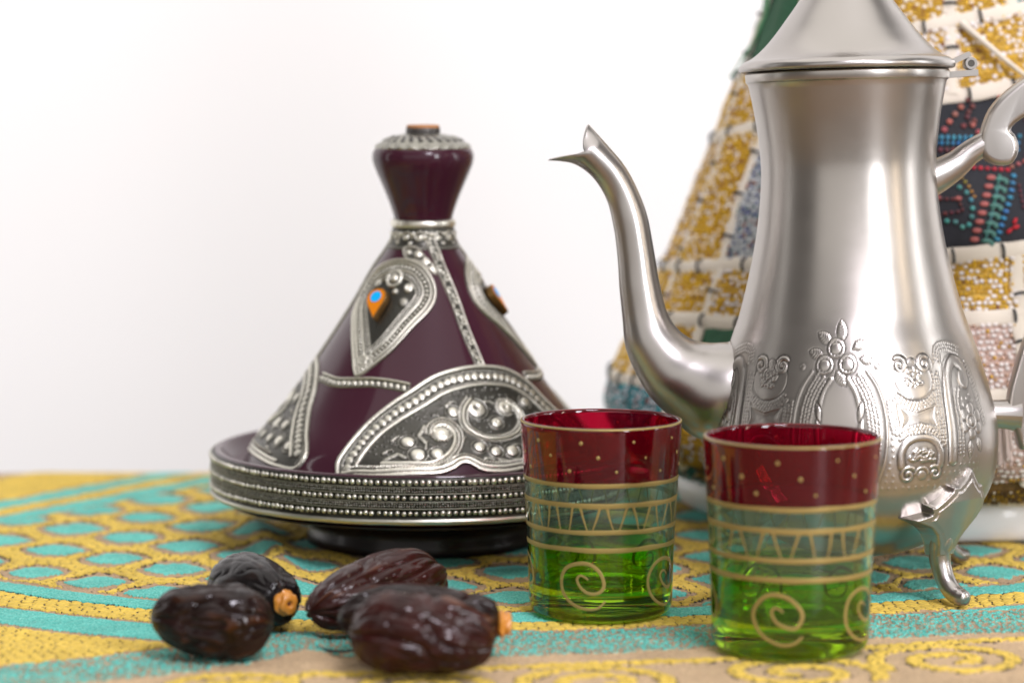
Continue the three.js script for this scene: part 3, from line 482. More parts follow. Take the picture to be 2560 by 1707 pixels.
    leaf(51.4 * m, 60.6, 50.8 * m, 54.2, 1.5); leaf(55.6 * m, 61.4, 57.4 * m, 56, 1.4);
  }
  for (let y = 45; y < 78; y += 1.15) for (let x = -56 + (Math.round(y / 1.15) & 1) * 0.6; x < 56; x += 1.25) { // stippled ground between the motifs
    if (Math.abs(x) < 8.2) continue; let free = true; E.each(x - 0.9, y - 0.9, x + 0.9, y + 0.9, (a, b, k) => { if (Math.abs(E.H[k]) > 0.03) free = false; });
    if (free) E.dome(x + rr(-0.15, 0.15), y + rr(-0.15, 0.15), 0.6, rr(0.22, 0.36));
  }
  // tarnish left in the hollows of the chasing
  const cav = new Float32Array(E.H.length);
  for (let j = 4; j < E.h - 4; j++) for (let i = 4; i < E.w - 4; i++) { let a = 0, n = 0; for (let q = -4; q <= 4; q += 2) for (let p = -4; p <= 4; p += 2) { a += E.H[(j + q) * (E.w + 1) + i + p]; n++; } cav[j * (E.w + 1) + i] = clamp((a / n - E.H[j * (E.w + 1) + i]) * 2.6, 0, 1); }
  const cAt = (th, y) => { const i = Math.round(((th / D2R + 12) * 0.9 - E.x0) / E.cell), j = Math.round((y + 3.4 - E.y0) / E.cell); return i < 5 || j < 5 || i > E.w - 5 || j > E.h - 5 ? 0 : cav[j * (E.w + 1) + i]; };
  const eAt = (th, y) => { const x = (th / D2R + 12) * 0.9, i = (x - E.x0) / E.cell, j = (y + 3.4 - E.y0) / E.cell; if (i < 1 || j < 1 || i > E.w - 2 || j > E.h - 2) return 0; const a = Math.floor(i), b = Math.floor(j), u = i - a, v = j - b, w = E.w + 1, H = E.H, k = b * w + a; const fade = Math.min(1, (i - 1) / 8, (E.w - 2 - i) / 8); return fade * lerp(lerp(H[k], H[k + 1], u), lerp(H[k + w], H[k + w + 1], u), v); };
  const ths = []; { const a0 = -92 * D2R, a1 = 70 * D2R, n = 560; for (let i = 0; i < n; i++) ths.push(a0 + (a1 - a0) * i / n); for (let i = 0; i < 90; i++) ths.push(a1 + (2 * Math.PI - (a1 - a0)) * i / 90); }
  const rows = []; for (const [r, y] of dense(prof.filter((p) => p[1] < 31), 1)) rows.push([r, y]); for (let y = 31; y <= 109; y += 0.28) rows.push([interp(rT, y), y]); for (const p of dense(prof.filter((p) => p[1] > 109.2), 1.2)) rows.push(p);
  rows.push([37.5, 190.2], [37.9, 190.4], [38.3, 191], [38.5, 193.4], [38.2, 194.3], [36.5, 194.4]);
  const body = grid(ths.length, rows.length - 1, (i, j) => { const a = ths[i % ths.length], [r0, y] = rows[j], h = y > 30.5 && y < 109 ? eAt(a, y) * 0.38 : 0, dent = 0.08 * N(Math.sin(a) * 2, y * 0.03, Math.cos(a) * 2), r = r0 + h + (y > 15 ? dent : 0); return [r * Math.sin(a), y, r * Math.cos(a)]; },
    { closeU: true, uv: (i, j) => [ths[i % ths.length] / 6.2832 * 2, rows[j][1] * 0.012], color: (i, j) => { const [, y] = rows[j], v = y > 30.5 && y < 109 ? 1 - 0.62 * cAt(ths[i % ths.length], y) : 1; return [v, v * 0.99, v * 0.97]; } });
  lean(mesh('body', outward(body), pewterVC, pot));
  // lid with its rolled rim, up to the finial
  const lidPts = spline([[38.6, 194.6], [40.2, 194.8], [40.7, 195.8], [40.4, 197.1], [39.2, 198.3], [37, 199.3], [34.6, 200.8], [31, 204], [26.8, 208.8], [22.4, 214.6], [17.8, 220.9], [13, 228], [9.5, 234], [7.6, 239]], 120).map(([r, y]) => [r, y]);
  const lidG = outward(revolve([[30, 194.6], ...lidPts, [7.2, 240], [0, 240.4]], 160));
  { const p = lidG.attributes.position, u = []; for (let i = 0; i < p.count; i++) u.push(Math.atan2(p.getX(i), p.getZ(i)) / 6.2832, p.getY(i) * 0.012); lidG.setAttribute('uv', new THREE.Float32BufferAttribute(u, 2)); }
  const lid = lean(mesh('lid', lidG, pewter, pot));
  mesh('finial', revolve(spline([[0, 238], [5, 239.8], [6.6, 241], [4.4, 244], [4, 247], [7, 250], [9.6, 254.5], [8, 259.5], [4, 263], [0, 264.4]], 60).map(([r, y]) => [Math.max(r, 0), y]), 48), pewter, lid);
  // spout
  const unroll = (q) => q.map(([x, y]) => [(x - 3.3) * 0.99972 + (y - 45) * 0.02356, 45 + (y - 45) * 0.99972 - (x - 3.3) * 0.02356]);
  const L = spline(unroll([[-113.5, 160.7], [-108, 160.3], [-103.2, 159.2], [-96.9, 154.8], [-91.4, 146.5], [-88.6, 136.2], [-87, 124.4], [-86.2, 112.5], [-85, 100.7], [-83.9, 90.4], [-80.3, 80.9], [-74.8, 71.4], [-66.1, 62.7], [-57.4, 55.6], [-46, 52.5]]), 200), Rr = spline(unroll([[-98, 174.4], [-93.7, 169.8], [-90.2, 165.9], [-84.3, 158.8], [-79.7, 150.5], [-75.7, 140.2], [-73.3, 128.3], [-70.8, 114.1], [-67.5, 102.2], [-62.9, 95.9], [-57.4, 92.5], [-51.1, 91.5], [-45.9, 91.7], [-40, 91.8], [-34, 91.8]]), 200);
  const nS = 150, nA = 56, sp = (t, a) => { const k = t * 200, i = Math.min(199, Math.floor(k)), f = k - i, l = [lerp(L[i][0], L[i + 1][0], f), lerp(L[i][1], L[i + 1][1], f)], r = [lerp(Rr[i][0], Rr[i + 1][0], f), lerp(Rr[i][1], Rr[i + 1][1], f)], w = Math.hypot(l[0] - r[0], l[1] - r[1]) / 2 * lerp(0.45, 0.93, smooth(t, 0, 0.13)); const c = Math.cos(a); return [lerp(l[0], r[0], (c + 1) / 2), lerp(l[1], r[1], (c + 1) / 2), w * Math.sin(a)]; };
  const tEnd = (a) => { const c = Math.cos(a); return 0.095 * (1 - Math.pow(Math.abs(c), c > 0 ? 0.75 : 1.95)); };
  const shell = (off) => (i, j) => { const a = i / nA * 2 * Math.PI, t0 = tEnd(a), t = t0 + (1 - t0) * j / nS, p = sp(t, a); if (!off) return p; const c = sp(t, 0), d = sp(t, Math.PI), m = [(c[0] + d[0]) / 2, (c[1] + d[1]) / 2, 0], q = Math.hypot(p[0] - m[0], p[1] - m[1], p[2]) || 1, k = 1 - Math.min(0.55, 0.9 / q); return [m[0] + (p[0] - m[0]) * k, m[1] + (p[1] - m[1]) * k, p[2] * k]; };
  const out = outward(grid(nA, nS, shell(0), { closeU: true, uv: (i, j) => [i / nA, j / nS * 0.8] })), inn = grid(nA, 60, (i, j) => shell(1)(i, j), { closeU: true, uv: (i, j) => [i / nA, j / 60] });
  const lip = grid(nA, 1, (i, j) => shell(j)(i, 0), { closeU: true, uv: () => [0, 0] });
  lean(mesh('spout', mergeGeometries([out, inn, lip]), pewter, pot));
  const seam = []; for (let i = 0; i <= 36; i++) { const a = i / 36 * 2 * Math.PI, yy = 73 + 19.5 * Math.cos(a), zz = 16.5 * Math.sin(a), r = interp(rT, yy) + 0.2; seam.push([-Math.sqrt(Math.max(r * r - zz * zz, 1)), yy, zz]); }
  lean(mesh('solder_seam', tube(seam, 0.7, { seg: 120, rad: 8 }), pewter, pot));
  // handle: cast plate with scrolls, fixed by two stubs
  const hx = (u) => (u - 1945) * 0.1645, hy = (v) => 203 - (v - 110) * 0.1645, fit = ([x, y]) => [(x - 3.3) * 0.99972 + (y - 45) * 0.02356, 45 + (y - 45) * 0.99972 - (x - 3.3) * 0.02356], poly = (q, n) => spline(q.map(([u, v]) => fit([hx(u), hy(v)])), n, true).map(([x, y]) => new THREE.Vector2(x, y));
  const hShape = new THREE.Shape(poly([[2250, 345], [2250, 318], [2258, 284], [2274, 248], [2300, 217], [2350, 178], [2410, 146], [2480, 150], [2540, 215], [2566, 330], [2565, 470], [2540, 610], [2496, 720], [2440, 810], [2396, 890], [2372, 965], [2366, 1030], [2352, 1034], [2337, 990], [2321, 958], [2322, 908], [2340, 838], [2358, 780], [2400, 690], [2450, 590], [2478, 470], [2478, 360], [2456, 280], [2420, 248], [2384, 250], [2350, 268], [2328, 284], [2320, 297], [2330, 310], [2338, 332], [2335, 356], [2322, 374], [2300, 379], [2274, 373], [2257, 360]], 220));
  const hGeo = new THREE.ExtrudeGeometry(hShape, { depth: 5, bevelEnabled: true, bevelThickness: 2.2, bevelSize: 2.2, bevelOffset: -2.2, bevelSegments: 5 }); hGeo.translate(0, 0, -2.5);
  const handle = lean(mesh('handle', toCreasedNormals(hGeo, 0.6), pewter, pot));
  mesh('handle_stub', tube([[...fit([hx(2095), hy(425)]), 0], [...fit([hx(2150), hy(404)]), 0], [...fit([hx(2195), hy(378)]), 0], [...fit([hx(2228), hy(350)]), 0], [...fit([hx(2258), hy(332)]), 0], [...fit([hx(2280), hy(322)]), 0]], (t) => lerp(7.4, 4.6, smooth(t, 0, 0.8)), { seg: 50, rad: 24 }), pewter, handle);
  mesh('handle_stub', tube([[...fit([hx(2225), hy(952)]), 0], [...fit([hx(2290), hy(953)]), 0], [...fit([hx(2350), hy(955)]), 0]], (t) => 5.4 + 1.3 * (2 * t - 1) ** 2, { seg: 40, rad: 24 }), pewter, handle);
  // hinge
  const hinge = lean(new THREE.Group()); hinge.name = 'hinge'; pot.add(hinge);
  const slab = (w, h, d, x, y, z, rz) => { const g = new THREE.BoxGeometry(w, h, d, 2, 2, 2); g.rotateZ(rz); g.translate(x, y, z); return g; };
  mesh('hinge_leaf', slab(12.5, 2.3, 7, 43, 192.4, 0, 0.06), pewter, hinge);
  mesh('hinge_leaf', slab(8.4, 2, 6, 42.6, 198.2, 0, 0.4), pewter, hinge);
  const bar = new THREE.LatheGeometry([[1.35, -3.6], [2.2, -3.6], [2.4, -3.3], [2.4, 3.3], [2.2, 3.6], [1.35, 3.6]].map(([x, y]) => new THREE.Vector2(x, y)), 28); bar.rotateX(Math.PI / 2); bar.translate(46.6, 196.2, 0); mesh('hinge_knuckle', toCreasedNormals(bar, 0.6), pewter, hinge);
  const pin = new THREE.CylinderGeometry(1.35, 1.35, 6.8, 20); pin.rotateX(Math.PI / 2); pin.translate(46.6, 196.2, 0); mesh('hinge_pin', pin, pewterDark, hinge);
  // four cabriole legs with jagged leaf shields
  const shieldO = [[9.6, 50.6], [6.2, 46.9], [2.3, 44.1], [-1.1, 44.2], [-1.6, 42.1], [-5, 39.6], [-8.5, 37.2], [-11.4, 37.8], [-9.9, 34.4], [-15.8, 32.9], [-20, 32.3], [-14, 30.1], [-9.4, 28.2], [-6.4, 25.4], [-5, 21.6], [-4.4, 17], [4.4, 17], [5.2, 20], [7, 23.5], [11, 26.8], [16, 30], [20, 33.4], [21, 38], [18.4, 40.6], [17.6, 43.4], [15, 43.2], [12.6, 46]].map(([d, y]) => [d * 0.97, y]);
  const LS = new Relief(-30, 17.5, 30, 53, 0.4).outline(shieldO);
  const shieldR = (y) => interp([[17, 54.2], [20, 54.4], [24, 55.3], [28, 56], [32, 56.8], [38, 57.8], [44, 58], [52, 57.6]], y), under = (y) => (y > 28 ? interp(rT, y) : interp([[17, 48], [20, 48], [24, 47.6], [28, 46.6]], y)) - 1;
  const shield = grid(LS.w, LS.h, (i, j) => { const [x, y] = LS.at(i, j), k = j * (LS.w + 1) + i, t = smooth(LS.S[k], -0.35, 0.95), a = x / 54, r = lerp(under(y), shieldR(y) - 0.018 * Math.abs(x) ** 1.3 + 0.25 * smooth(LS.S[k], 3, 0.6), t); return [r * Math.sin(a), y, r * Math.cos(a)]; },
    { uv: (i, j) => [i / LS.w * 0.3, j / LS.h * 0.4], keep: (i, j) => LS.S[j * (LS.w + 1) + i] > -0.8 });
  const stem = tube([[0, 32, 49.6], [0, 27, 50.2], [0, 23, 50.8], [0, 19.5, 50.3], [0, 15, 50.6], [0, 11, 52], [0, 6.8, 54.8], [0, 4.3, 58.2], [0, 3.4, 61.4], [0, 3.3, 63.6]], (t) => interp([[0, 3], [0.1, 4.6], [0.22, 5], [0.34, 4.3], [0.5, 3.8], [0.65, 3.6], [0.8, 3.6], [0.94, 3.3], [1, 2.7]], t), { seg: 70, rad: 24 });
  const toe = new THREE.SphereGeometry(2.7, 20, 14); toe.scale(1, 1, 0.5); toe.translate(0, 3.3, 63.6);
  const mkLeg = () => mergeGeometries([outward(shield), stem, toe]);
  const legGeo = mkLeg();
  for (const a of [36, 126, 216, 306]) { const m = mesh('leg', legGeo, pewter, pot); m.rotation.y = a * D2R; m.position.x = -0.0022; }
}

// ---------- tea glasses ----------
const goldPaint = std([0.37, 0.275, 0.09], 0.42, 0.45);
{
  const H = 70, outer = [[0, 1.4], [17, 1.2], [21.8, 0.1], [23.6, 0.2], [25, 1.3], [25.8, 3.4], [26.0, 6], [26.3, 20], [27.0, 35], [28.2, 55], [29.1, 68.6]], inner = [[27.5, 68.6], [26.4, 52], [25.0, 30], [24.2, 18], [23.4, 13], [20.6, 10.6], [10, 10], [0, 9.8]];
  const rimPts = [[29.1, 69.2], [28.9, 69.8], [28.3, 70.15], [27.8, 69.9], [27.5, 69.3]];
  const roTab = outer.filter((p) => p[1] > 1 && p[0] > 24).map(([r, y]) => [y, r]);
  const ro = (y) => interp(roTab, y);
  const paint = (() => { const n = 140, d = new Uint8Array(n * 4); for (let i = 0; i < n; i++) { const y = i / 2, v = y > 50.2 ? 0.92 : y < 27 ? 0.975 : 0.975; d.set([v * 255, v * 255, v * 255, 255], i * 4); } const t = new THREE.DataTexture(d, 1, n); t.magFilter = t.minFilter = THREE.LinearFilter; t.needsUpdate = true; return t; })(); // how far the paint lets light through
  const glassMat = new THREE.MeshPhysicalMaterial({ color: C(1, 1, 1), roughness: 0.0, transmission: 1, transmissionMap: paint, thickness: 0.003, ior: 1.5, vertexColors: true });
  const coat = (r, y) => y > 50.2 ? [0.42, 0.006, 0.03] : y < 27 ? [0.31, 0.6, 0.012] : [0.6, 0.78, 0.68];
  const pts = [...dense(outer, 1.2), ...rimPts, ...dense(inner, 1.4)];
  const glassGeo = revolve(pts, 144, (r, y) => coat(r, y)); { const p = glassGeo.attributes.position, u = []; for (let i = 0; i < p.count; i++) u.push(0.5, p.getY(i) / 70); glassGeo.setAttribute('uv', new THREE.Float32BufferAttribute(u, 2)); }
  const on = (s, y, h) => { const r = ro(y) + h, th = s / 26.5; return [r * Math.sin(th), y, r * Math.cos(th)]; };
  // brush stroke on the wall: s = arc in mm at radius 26.5
  const brush = (pts, w) => {
    const n = pts.length - 1, ww = typeof w === 'function' ? w : () => w;
    return grid(4, n, (i, j) => { const a = pts[Math.max(0, j - 1)], b = pts[Math.min(n, j + 1)], dx = b[0] - a[0], dy = b[1] - a[1], l = Math.hypot(dx, dy) || 1, q = (i / 4 - 0.5) * ww(j / n) * 0.8; return on(pts[j][0] - dy / l * q, pts[j][1] + dx / l * q, i === 0 || i === 4 ? 0.01 : 0.09); });
  };
  function teaGlass(label, pos, turn, scale, sd, dots, zig) {
    seed = sd;
    const o = thing('tea_glass', label, 'tea glass', pos, 'painted tea glasses'); o.rotation.y = turn; o.scale.setScalar(scale);
    mesh('glass_body', glassGeo, glassMat, o);
    const torus = new THREE.TorusGeometry(28.7, 0.42, 10, 160); torus.rotateX(Math.PI / 2); torus.translate(0, 69.55, 0); mesh('gold_rim', torus, goldPaint, o);
    for (const [y, w] of [[49.6, 2.0], [42.6, 2.3], [33.0, 2.1], [26.6, 2.2]]) {
      const a = Array.from({ length: 161 }, (_, i) => { const t = i / 160; return [t * 2 * Math.PI * 26.5, y + 0.32 * N(Math.sin(t * 6.2832) * 1.6 + sd, Math.cos(t * 6.2832) * 1.6, y)]; });
      mesh('gold_band', brush(a, (t) => w * (1 + 0.34 * N(Math.sin(t * 6.2832) * 3, Math.cos(t * 6.2832) * 3, sd))), goldPaint, o);
    }
    const zn = zig, per = 2 * Math.PI * 26.5 / zn;
    for (let i = 0; i < zn; i++) { const s = i * per, up = i & 1, lean = rr(0.8, 1.9), wob = rr(-0.3, 0.3), x0 = s + (up ? -lean : lean) * 0.8 + rr(-0.4, 0.4), x1 = s + (up ? lean : -lean) * 0.8; mesh('gold_stroke', brush(spline([[x0, 33.6], [lerp(x0, x1, 0.5) + wob, 38], [x1, 42.2]], 10), (t) => 0.5 + 0.7 * t * rr(0.9, 1.1)), goldPaint, o); }
    for (let i = 0; i < 5; i++) {
      const s = i * 2 * Math.PI * 26.5 / 5 + rr(-0.8, 0.8), k0 = rr(0.94, 1.05), q = spline([[8.7, -5], [6, -7.4], [1.7, -8.4], [-4, -6.4], [-7.7, -2.7], [-8.7, 2], [-6.7, 6.4], [-2.7, 8.6], [2, 8.4], [5.7, 6.1], [7.9, 2.7], [7.5, -0.3], [5.4, -2.2], [2.4, -2.2], [-0.7, -0.3], [-2.2, 2.7], [-1, 4.2], [0.8, 3.9], [1.9, 2.7]].map(([x, y]) => [s + (x + rr(-0.3, 0.3)) * k0, 13.4 + (y + rr(-0.3, 0.3)) * k0]), 72);
      mesh('gold_swirl', brush(q, (t) => (0.45 + 1.2 * Math.pow(Math.sin(Math.PI * clamp(t * 0.9 + 0.08, 0, 1)), 0.6)) * (1 + 0.12 * N(t * 9, sd))), goldPaint, o);
    }
    const dot = new THREE.SphereGeometry(1, 12, 8);
    for (let r = 0; r < 3; r++) for (let i = 0; i < dots; i++) { const y = 65 - r * 5.3 + rr(-0.4, 0.4), s = (i + r * 0.33 + rr(-0.06, 0.06)) / dots * 2 * Math.PI * 26.5, p = on(s, y, 0), d = Object.assign(dot.clone(), { userData: {} }), k = rr(0.48, 0.8); d.scale(k, k, 0.22); d.rotateY(s / 26.5); d.translate(...p); mesh('gold_dot', d, goldPaint, o); }
  }
  teaGlass('red and green tea glass with gold swirls, standing beside the tagine', [0.0321, 0.0004, 0.0905], -0.26, 1, 771, 10, 36);
  teaGlass('red and green tea glass with gold swirls, in front of the teapot body', [0.0949, 0.0004, 0.1512], -0.27, 1.035, 913, 9, 30);
}

// ---------- dates ----------
{
  const skin = new THREE.MeshPhysicalMaterial({ color: C(1, 1, 1), roughness: 0.5, specularIntensity: 0.12, vertexColors: true, clearcoat: 0.5, clearcoatRoughness: 0.04 });
  const capMat = phys([0.58, 0.23, 0.028], 0.4, { clearcoat: 0.6, clearcoatRoughness: 0.15 });
  const scarMat = std([0.12, 0.035, 0.008], 0.6);  // dark brown dot in the hollow of the stem cap
  function date(label, pos, dir, len, dia, sd, look, cap) {
    const o = thing('date_fruit', label, 'date', pos, 'dates on the cloth');
    const nU = 220, nV = 170, X = new THREE.Vector3(...dir).normalize(), Zv = new THREE.Vector3().crossVectors(X, new THREE.Vector3(0, 1, 0)).normalize(), Y = new THREE.Vector3().crossVectors(Zv, X), B = new THREE.Matrix4().makeBasis(X, Y, Zv), v = new THREE.Vector3();
    const relief = (t, a) => { // folds along the fruit, deep near the ends
      const ca = Math.cos(a), sa = Math.sin(a), warp = N(t * 2.2 + sd, ca * 1.1, sa * 1.1);
      const r1 = Math.abs(N(ca * 1.5 + warp * 1.1 + sd, sa * 1.5, t * 2.2)), r2 = Math.abs(N(ca * 2.9 + warp * 1.8, sa * 2.9 + sd, t * 4.6 + 4)), big = N(ca * 1.1 + sd * 2, sa * 1.1, t * 2.4 + 9), r3 = N(ca * 6 + sd, sa * 6, t * 11);
      return [big * (0.85 + 0.45 * look.fold) - Math.pow(1 - Math.min(1, r1 * 2.6), 2) * look.fold * 1.25 - Math.pow(1 - Math.min(1, r2 * 3), 2) * look.fold * 0.55 + r3 * 0.16, r1, r2];
    };
    const rad = (t) => Math.pow(Math.max(0, 1 - Math.pow(Math.abs(2 * t - 1), 2.9)), 0.5) * (1 - look.taper * (0.5 - t)) * dia / 2;
    const P = (i, j) => { const tt = j / nV, t = 0.5 - 0.5 * Math.cos(Math.PI * tt), a = i / nU * 2 * Math.PI, [h] = relief(t, a), k = rad(t), e = smooth(k, 0, 3), r = Math.max(0, k + h * e); let x = (t - 0.5) * len, y = r * Math.sin(a) * look.flat, z = r * Math.cos(a); if (cap && t > 0.9) x -= 2.2 * smooth(t, 0.9, 1); v.set(x, y, z).applyMatrix4(B); v.y = Math.max(v.y, -pos[1] * 1000 + 0.3); return [v.x, v.y, v.z]; };
    const g = grid(nU, nV, P, { closeU: true, color: (i, j) => { const t = 0.5 - 0.5 * Math.cos(Math.PI * j / nV), a = i / nU * 2 * Math.PI, [h, r1, r2] = relief(t, a), am = smooth(h + 0.9 * N(t * 5 + sd, Math.cos(a) * 2, Math.sin(a) * 2), 0.1, 1.5) * look.amber, d = 0.75 + 0.5 * N(t * 7, a * 2, sd); return [lerp(look.c[0], 0.26, am) * d, lerp(look.c[1], 0.075, am) * d, lerp(look.c[2], 0.01, am) * d]; } });
    mesh('date_skin', outward(g), skin, o);
    if (cap) {
      const rings = revolve(dense([[0, -1.2], [4.2, -1], [4.6, 0], [4.2, 0.9], [3.6, 1.2], [3.75, 2], [3.3, 2.9], [2.2, 3.3], [1.3, 3.2], [0.8, 2.4], [0, 2.2]], 0.35), 48), p = rings.attributes.position;
      for (let i = 0; i < p.count; i++) { const k = 1 + 0.14 * N(p.getX(i) * 0.35 + sd, p.getY(i) * 0.6, p.getZ(i) * 0.35) * 2; p.setX(i, p.getX(i) * k); p.setZ(i, p.getZ(i) * k * 0.94); }
      rings.rotateZ(-Math.PI / 2); rings.translate(len / 2 - 2, 0, 0); rings.applyMatrix4(B); rings.computeVertexNormals();
      const m = mesh('stem_cap', rings, capMat, o); m.userData.label = 'orange stem cap';
      const hole = new THREE.SphereGeometry(0.75, 12, 8); hole.scale(0.4, 1, 1); hole.translate(len / 2 + 0.4, 0, 0); hole.applyMatrix4(B); mesh('stem_scar', hole, scarMat, o);
    }
  }
  const dark = { c: [0.015, 0.0048, 0.0036], amber: 0.6, fold: 1.0, taper: 0.25, flat: 0.92 }, brown = { c: [0.034, 0.006, 0.0042], amber: 0.85, fold: 1.15, taper: -0.25, flat: 0.95 }, black = { c: [0.007, 0.0048, 0.005], amber: 0.25, fold: 0.42, taper: -0.3, flat: 0.98 };
  date('dark smooth date without a stem cap, left of the others', [-0.1005, 0.0128, 0.168], [1, -0.06, 0.08], 41.5, 28.2, 3.1, dark, false);
  date('black wrinkled date with orange stem cap turned to the front, behind another date', [-0.0905, 0.0122, 0.116], [0.55, -0.02, 0.8], 46, 26, 8.4, black, true);
  date('long glossy brown date, leaning up behind two others near the tagine foot', [-0.0475, 0.0138, 0.125], [0.72, 0.1, -0.66], 60, 27, 12.9, { ...brown, taper: 0.2 }, false);
  date('dark date with orange stem cap, sandwiched between two brown dates', [-0.0298, 0.0136, 0.1725], [1, -0.04, 0.04], 57, 25, 17.3, { ...dark, fold: 1.2, taper: -0.1 }, true);
  date('glossy red-brown date at the very front of the pile', [-0.0292, 0.0138, 0.198], [1, -0.08, 0.1], 47.5, 28.5, 23.6, brown, false);
}

// ---------- patchwork cover behind the teapot ----------
{
  seed = 4242;
  const o = thing('patchwork_cover', 'tall cone-shaped patchwork cover with white cord seams, behind the teapot', 'tea cosy', [0.19, 0, -0.167]);
  const R = spline([[14, 114], [18, 122], [26, 135], [38, 145], [50, 145], [98, 123], [139, 107], [182, 90], [224, 75.5], [262, 60], [300, 44], [328, 28], [342, 12], [345, 2]], 200).map(([y, r]) => [y, r]);
  const rad = (y) => interp(R, y);
  const on = (th, y, h = 0) => { const s = (rad(y + 1) - rad(y - 1)) / 2, l = Math.hypot(1, s), a = th * D2R, r = rad(y) + h / l, sag = 2.6 * N(a * 3, y * 0.03, 4) + 0.9 * N(a * 11, y * 0.12, 7); return [(r + sag) * Math.sin(a), y - s * h / l, (r + sag) * Math.cos(a)]; };
  const nrm = (th, y) => { const a = on(th, y, 0), b = on(th, y, 1); return new THREE.Vector3(b[0] - a[0], b[1] - a[1], b[2] - a[2]).normalize(); };
  const frame = (th, y, turn = 0) => { const Z = nrm(th, y), a = th * D2R, X0 = new THREE.Vector3(Math.cos(a), 0, -Math.sin(a)), Y0 = new THREE.Vector3().crossVectors(Z, X0); const X = X0.clone().multiplyScalar(Math.cos(turn)).addScaledVector(Y0, Math.sin(turn)), Y = new THREE.Vector3().crossVectors(Z, X); return new THREE.Quaternion().setFromRotationMatrix(new THREE.Matrix4().makeBasis(X, Y, Z)); };
  const fabric = (name, r, g, b, amp) => { const w = 128, d = new Uint8Array(w * w * 4); const s = (v) => Math.round(255 * Math.pow(clamp(v, 0, 1), 1 / 2.2)); for (let j = 0; j < w; j++) for (let i = 0; i < w; i++) { const v = 1 + amp * (0.6 * N(i * 0.12, j * 0.12, r * 50) + 0.5 * rr(-1, 1) + 0.35 * Math.sin(i * 1.57) * Math.sin(j * 1.57)), q = (j * w + i) * 4; d[q] = s(r * v); d[q + 1] = s(g * v); d[q + 2] = s(b * v); d[q + 3] = 255; } const t = new THREE.DataTexture(d, w, w); t.colorSpace = THREE.SRGBColorSpace; t.wrapS = t.wrapT = THREE.RepeatWrapping; t.magFilter = THREE.LinearFilter; t.needsUpdate = true; return new THREE.MeshStandardMaterial({ map: t, roughness: 0.8 }); };
  const cloths = { gold: fabric('gold', 0.58, 0.37, 0.06, 0.7), ochre: fabric('ochre', 0.58, 0.36, 0.05, 0.6), pink: fabric('pink', 0.5, 0.36, 0.3, 0.5), green: fabric('green', 0.012, 0.085, 0.035, 0.4), black: fabric('black', 0.008, 0.009, 0.014, 0.4), blue: fabric('blue', 0.34, 0.36, 0.38, 0.7), teal: fabric('teal', 0.03, 0.17, 0.2, 0.8), brown: fabric('brown', 0.16, 0.085, 0.02, 0.8) };
  const cream = std([0.72, 0.65, 0.55], 0.9), tieMat = std([0.03, 0.034, 0.04], 0.8), bead = std([1, 1, 1], 0.35), metalBead = std([1, 1, 1], 0.28, 0.85);
  const core = revolve([[0, 2], [110, 2], ...R.map(([y, r]) => [Math.max(r - 1.6, 0.1), y]), [0, 345]], 120);
  mesh('lining', core, cream, o);
  const hem = revolve(spline([[108, 0.2], [113, 0.4], [115.6, 5], [115.4, 11], [112.8, 16.5], [108, 17]], 30), 128); { const p = hem.attributes.position; for (let i = 0; i < p.count; i++) { const k = 1 + 0.008 * N(p.getX(i) * 0.05, p.getY(i) * 0.1, p.getZ(i) * 0.05); p.setXYZ(i, p.getX(i) * k, p.getY(i), p.getZ(i) * k); } hem.computeVertexNormals(); }
  mesh('white_base', hem, phys([0.8, 0.79, 0.8], 0.45, { clearcoat: 0.3 }), o);
  const yb = (y0, th) => y0 * (1 + 0.0013 * clamp(th, -90, 60));
  const ball = new THREE.SphereGeometry(1, 9, 6), block = new THREE.SphereGeometry(1, 8, 6);
  const sew = { gold: [[[0.7, 0.43, 0.035], 0.5], [[0.76, 0.72, 0.72], 0.34], [[0.2, 0.06, 0.02], 0.12], [[0.75, 0.5, 0.08], 0.08]], ochre: [[[0.7, 0.44, 0.035], 0.68], [[0.8, 0.72, 0.6], 0.22], [[0.3, 0.1, 0.03], 0.1]], pink: [[[0.7, 0.64, 0.61], 0.6], [[0.6, 0.4, 0.3], 0.25], [[0.6, 0.36, 0.06], 0.15]], brown: [[[0.5, 0.3, 0.03], 0.4], [[0.1, 0.05, 0.015], 0.5], [[0.7, 0.62, 0.5], 0.1]], blue: [[[0.55, 0.58, 0.6], 0.55], [[0.12, 0.14, 0.32], 0.2], [[0.2, 0.32, 0.34], 0.15], [[0.36, 0.16, 0.12], 0.1]], teal: [[[0.03, 0.32, 0.36], 0.5], [[0.2, 0.05, 0.04], 0.2], [[0.6, 0.6, 0.65], 0.3]] };
  const pick = (list) => { let t = rnd(); for (const [c, p] of list) { if ((t -= p) <= 0) return c; } return list[0][0]; };
  const patch = (t0, t1, y0, y1, type, label) => {
    const nu = Math.max(6, Math.round((t1 - t0) / 2)), nv = Math.max(6, Math.round((y1 - y0) / 3));
    const g = grid(nu, nv, (i, j) => { const th = lerp(t0, t1, i / nu), y = lerp(yb(y0, th), yb(y1, th), j / nv), e = Math.min(i, nu - i, j, nv - j) === 0 ? -0.9 : 0.9 + 0.6 * Math.sin(Math.PI * i / nu) * Math.sin(Math.PI * j / nv); return on(th, y, e); }, { uv: (i, j) => [lerp(t0, t1, i / nu) * 2 / 40, lerp(y0, y1, j / nv) / 40] });
    const m = mesh('patch', g, cloths[type], o); if (label) m.userData.label = label;
    if (!sew[type]) return m;
    const L = [], M = [], px = type === 'gold' || type === 'pink' ? 2.1 : 1.9, rows = Math.max(2, Math.floor((y1 - y0 - 3) / px));
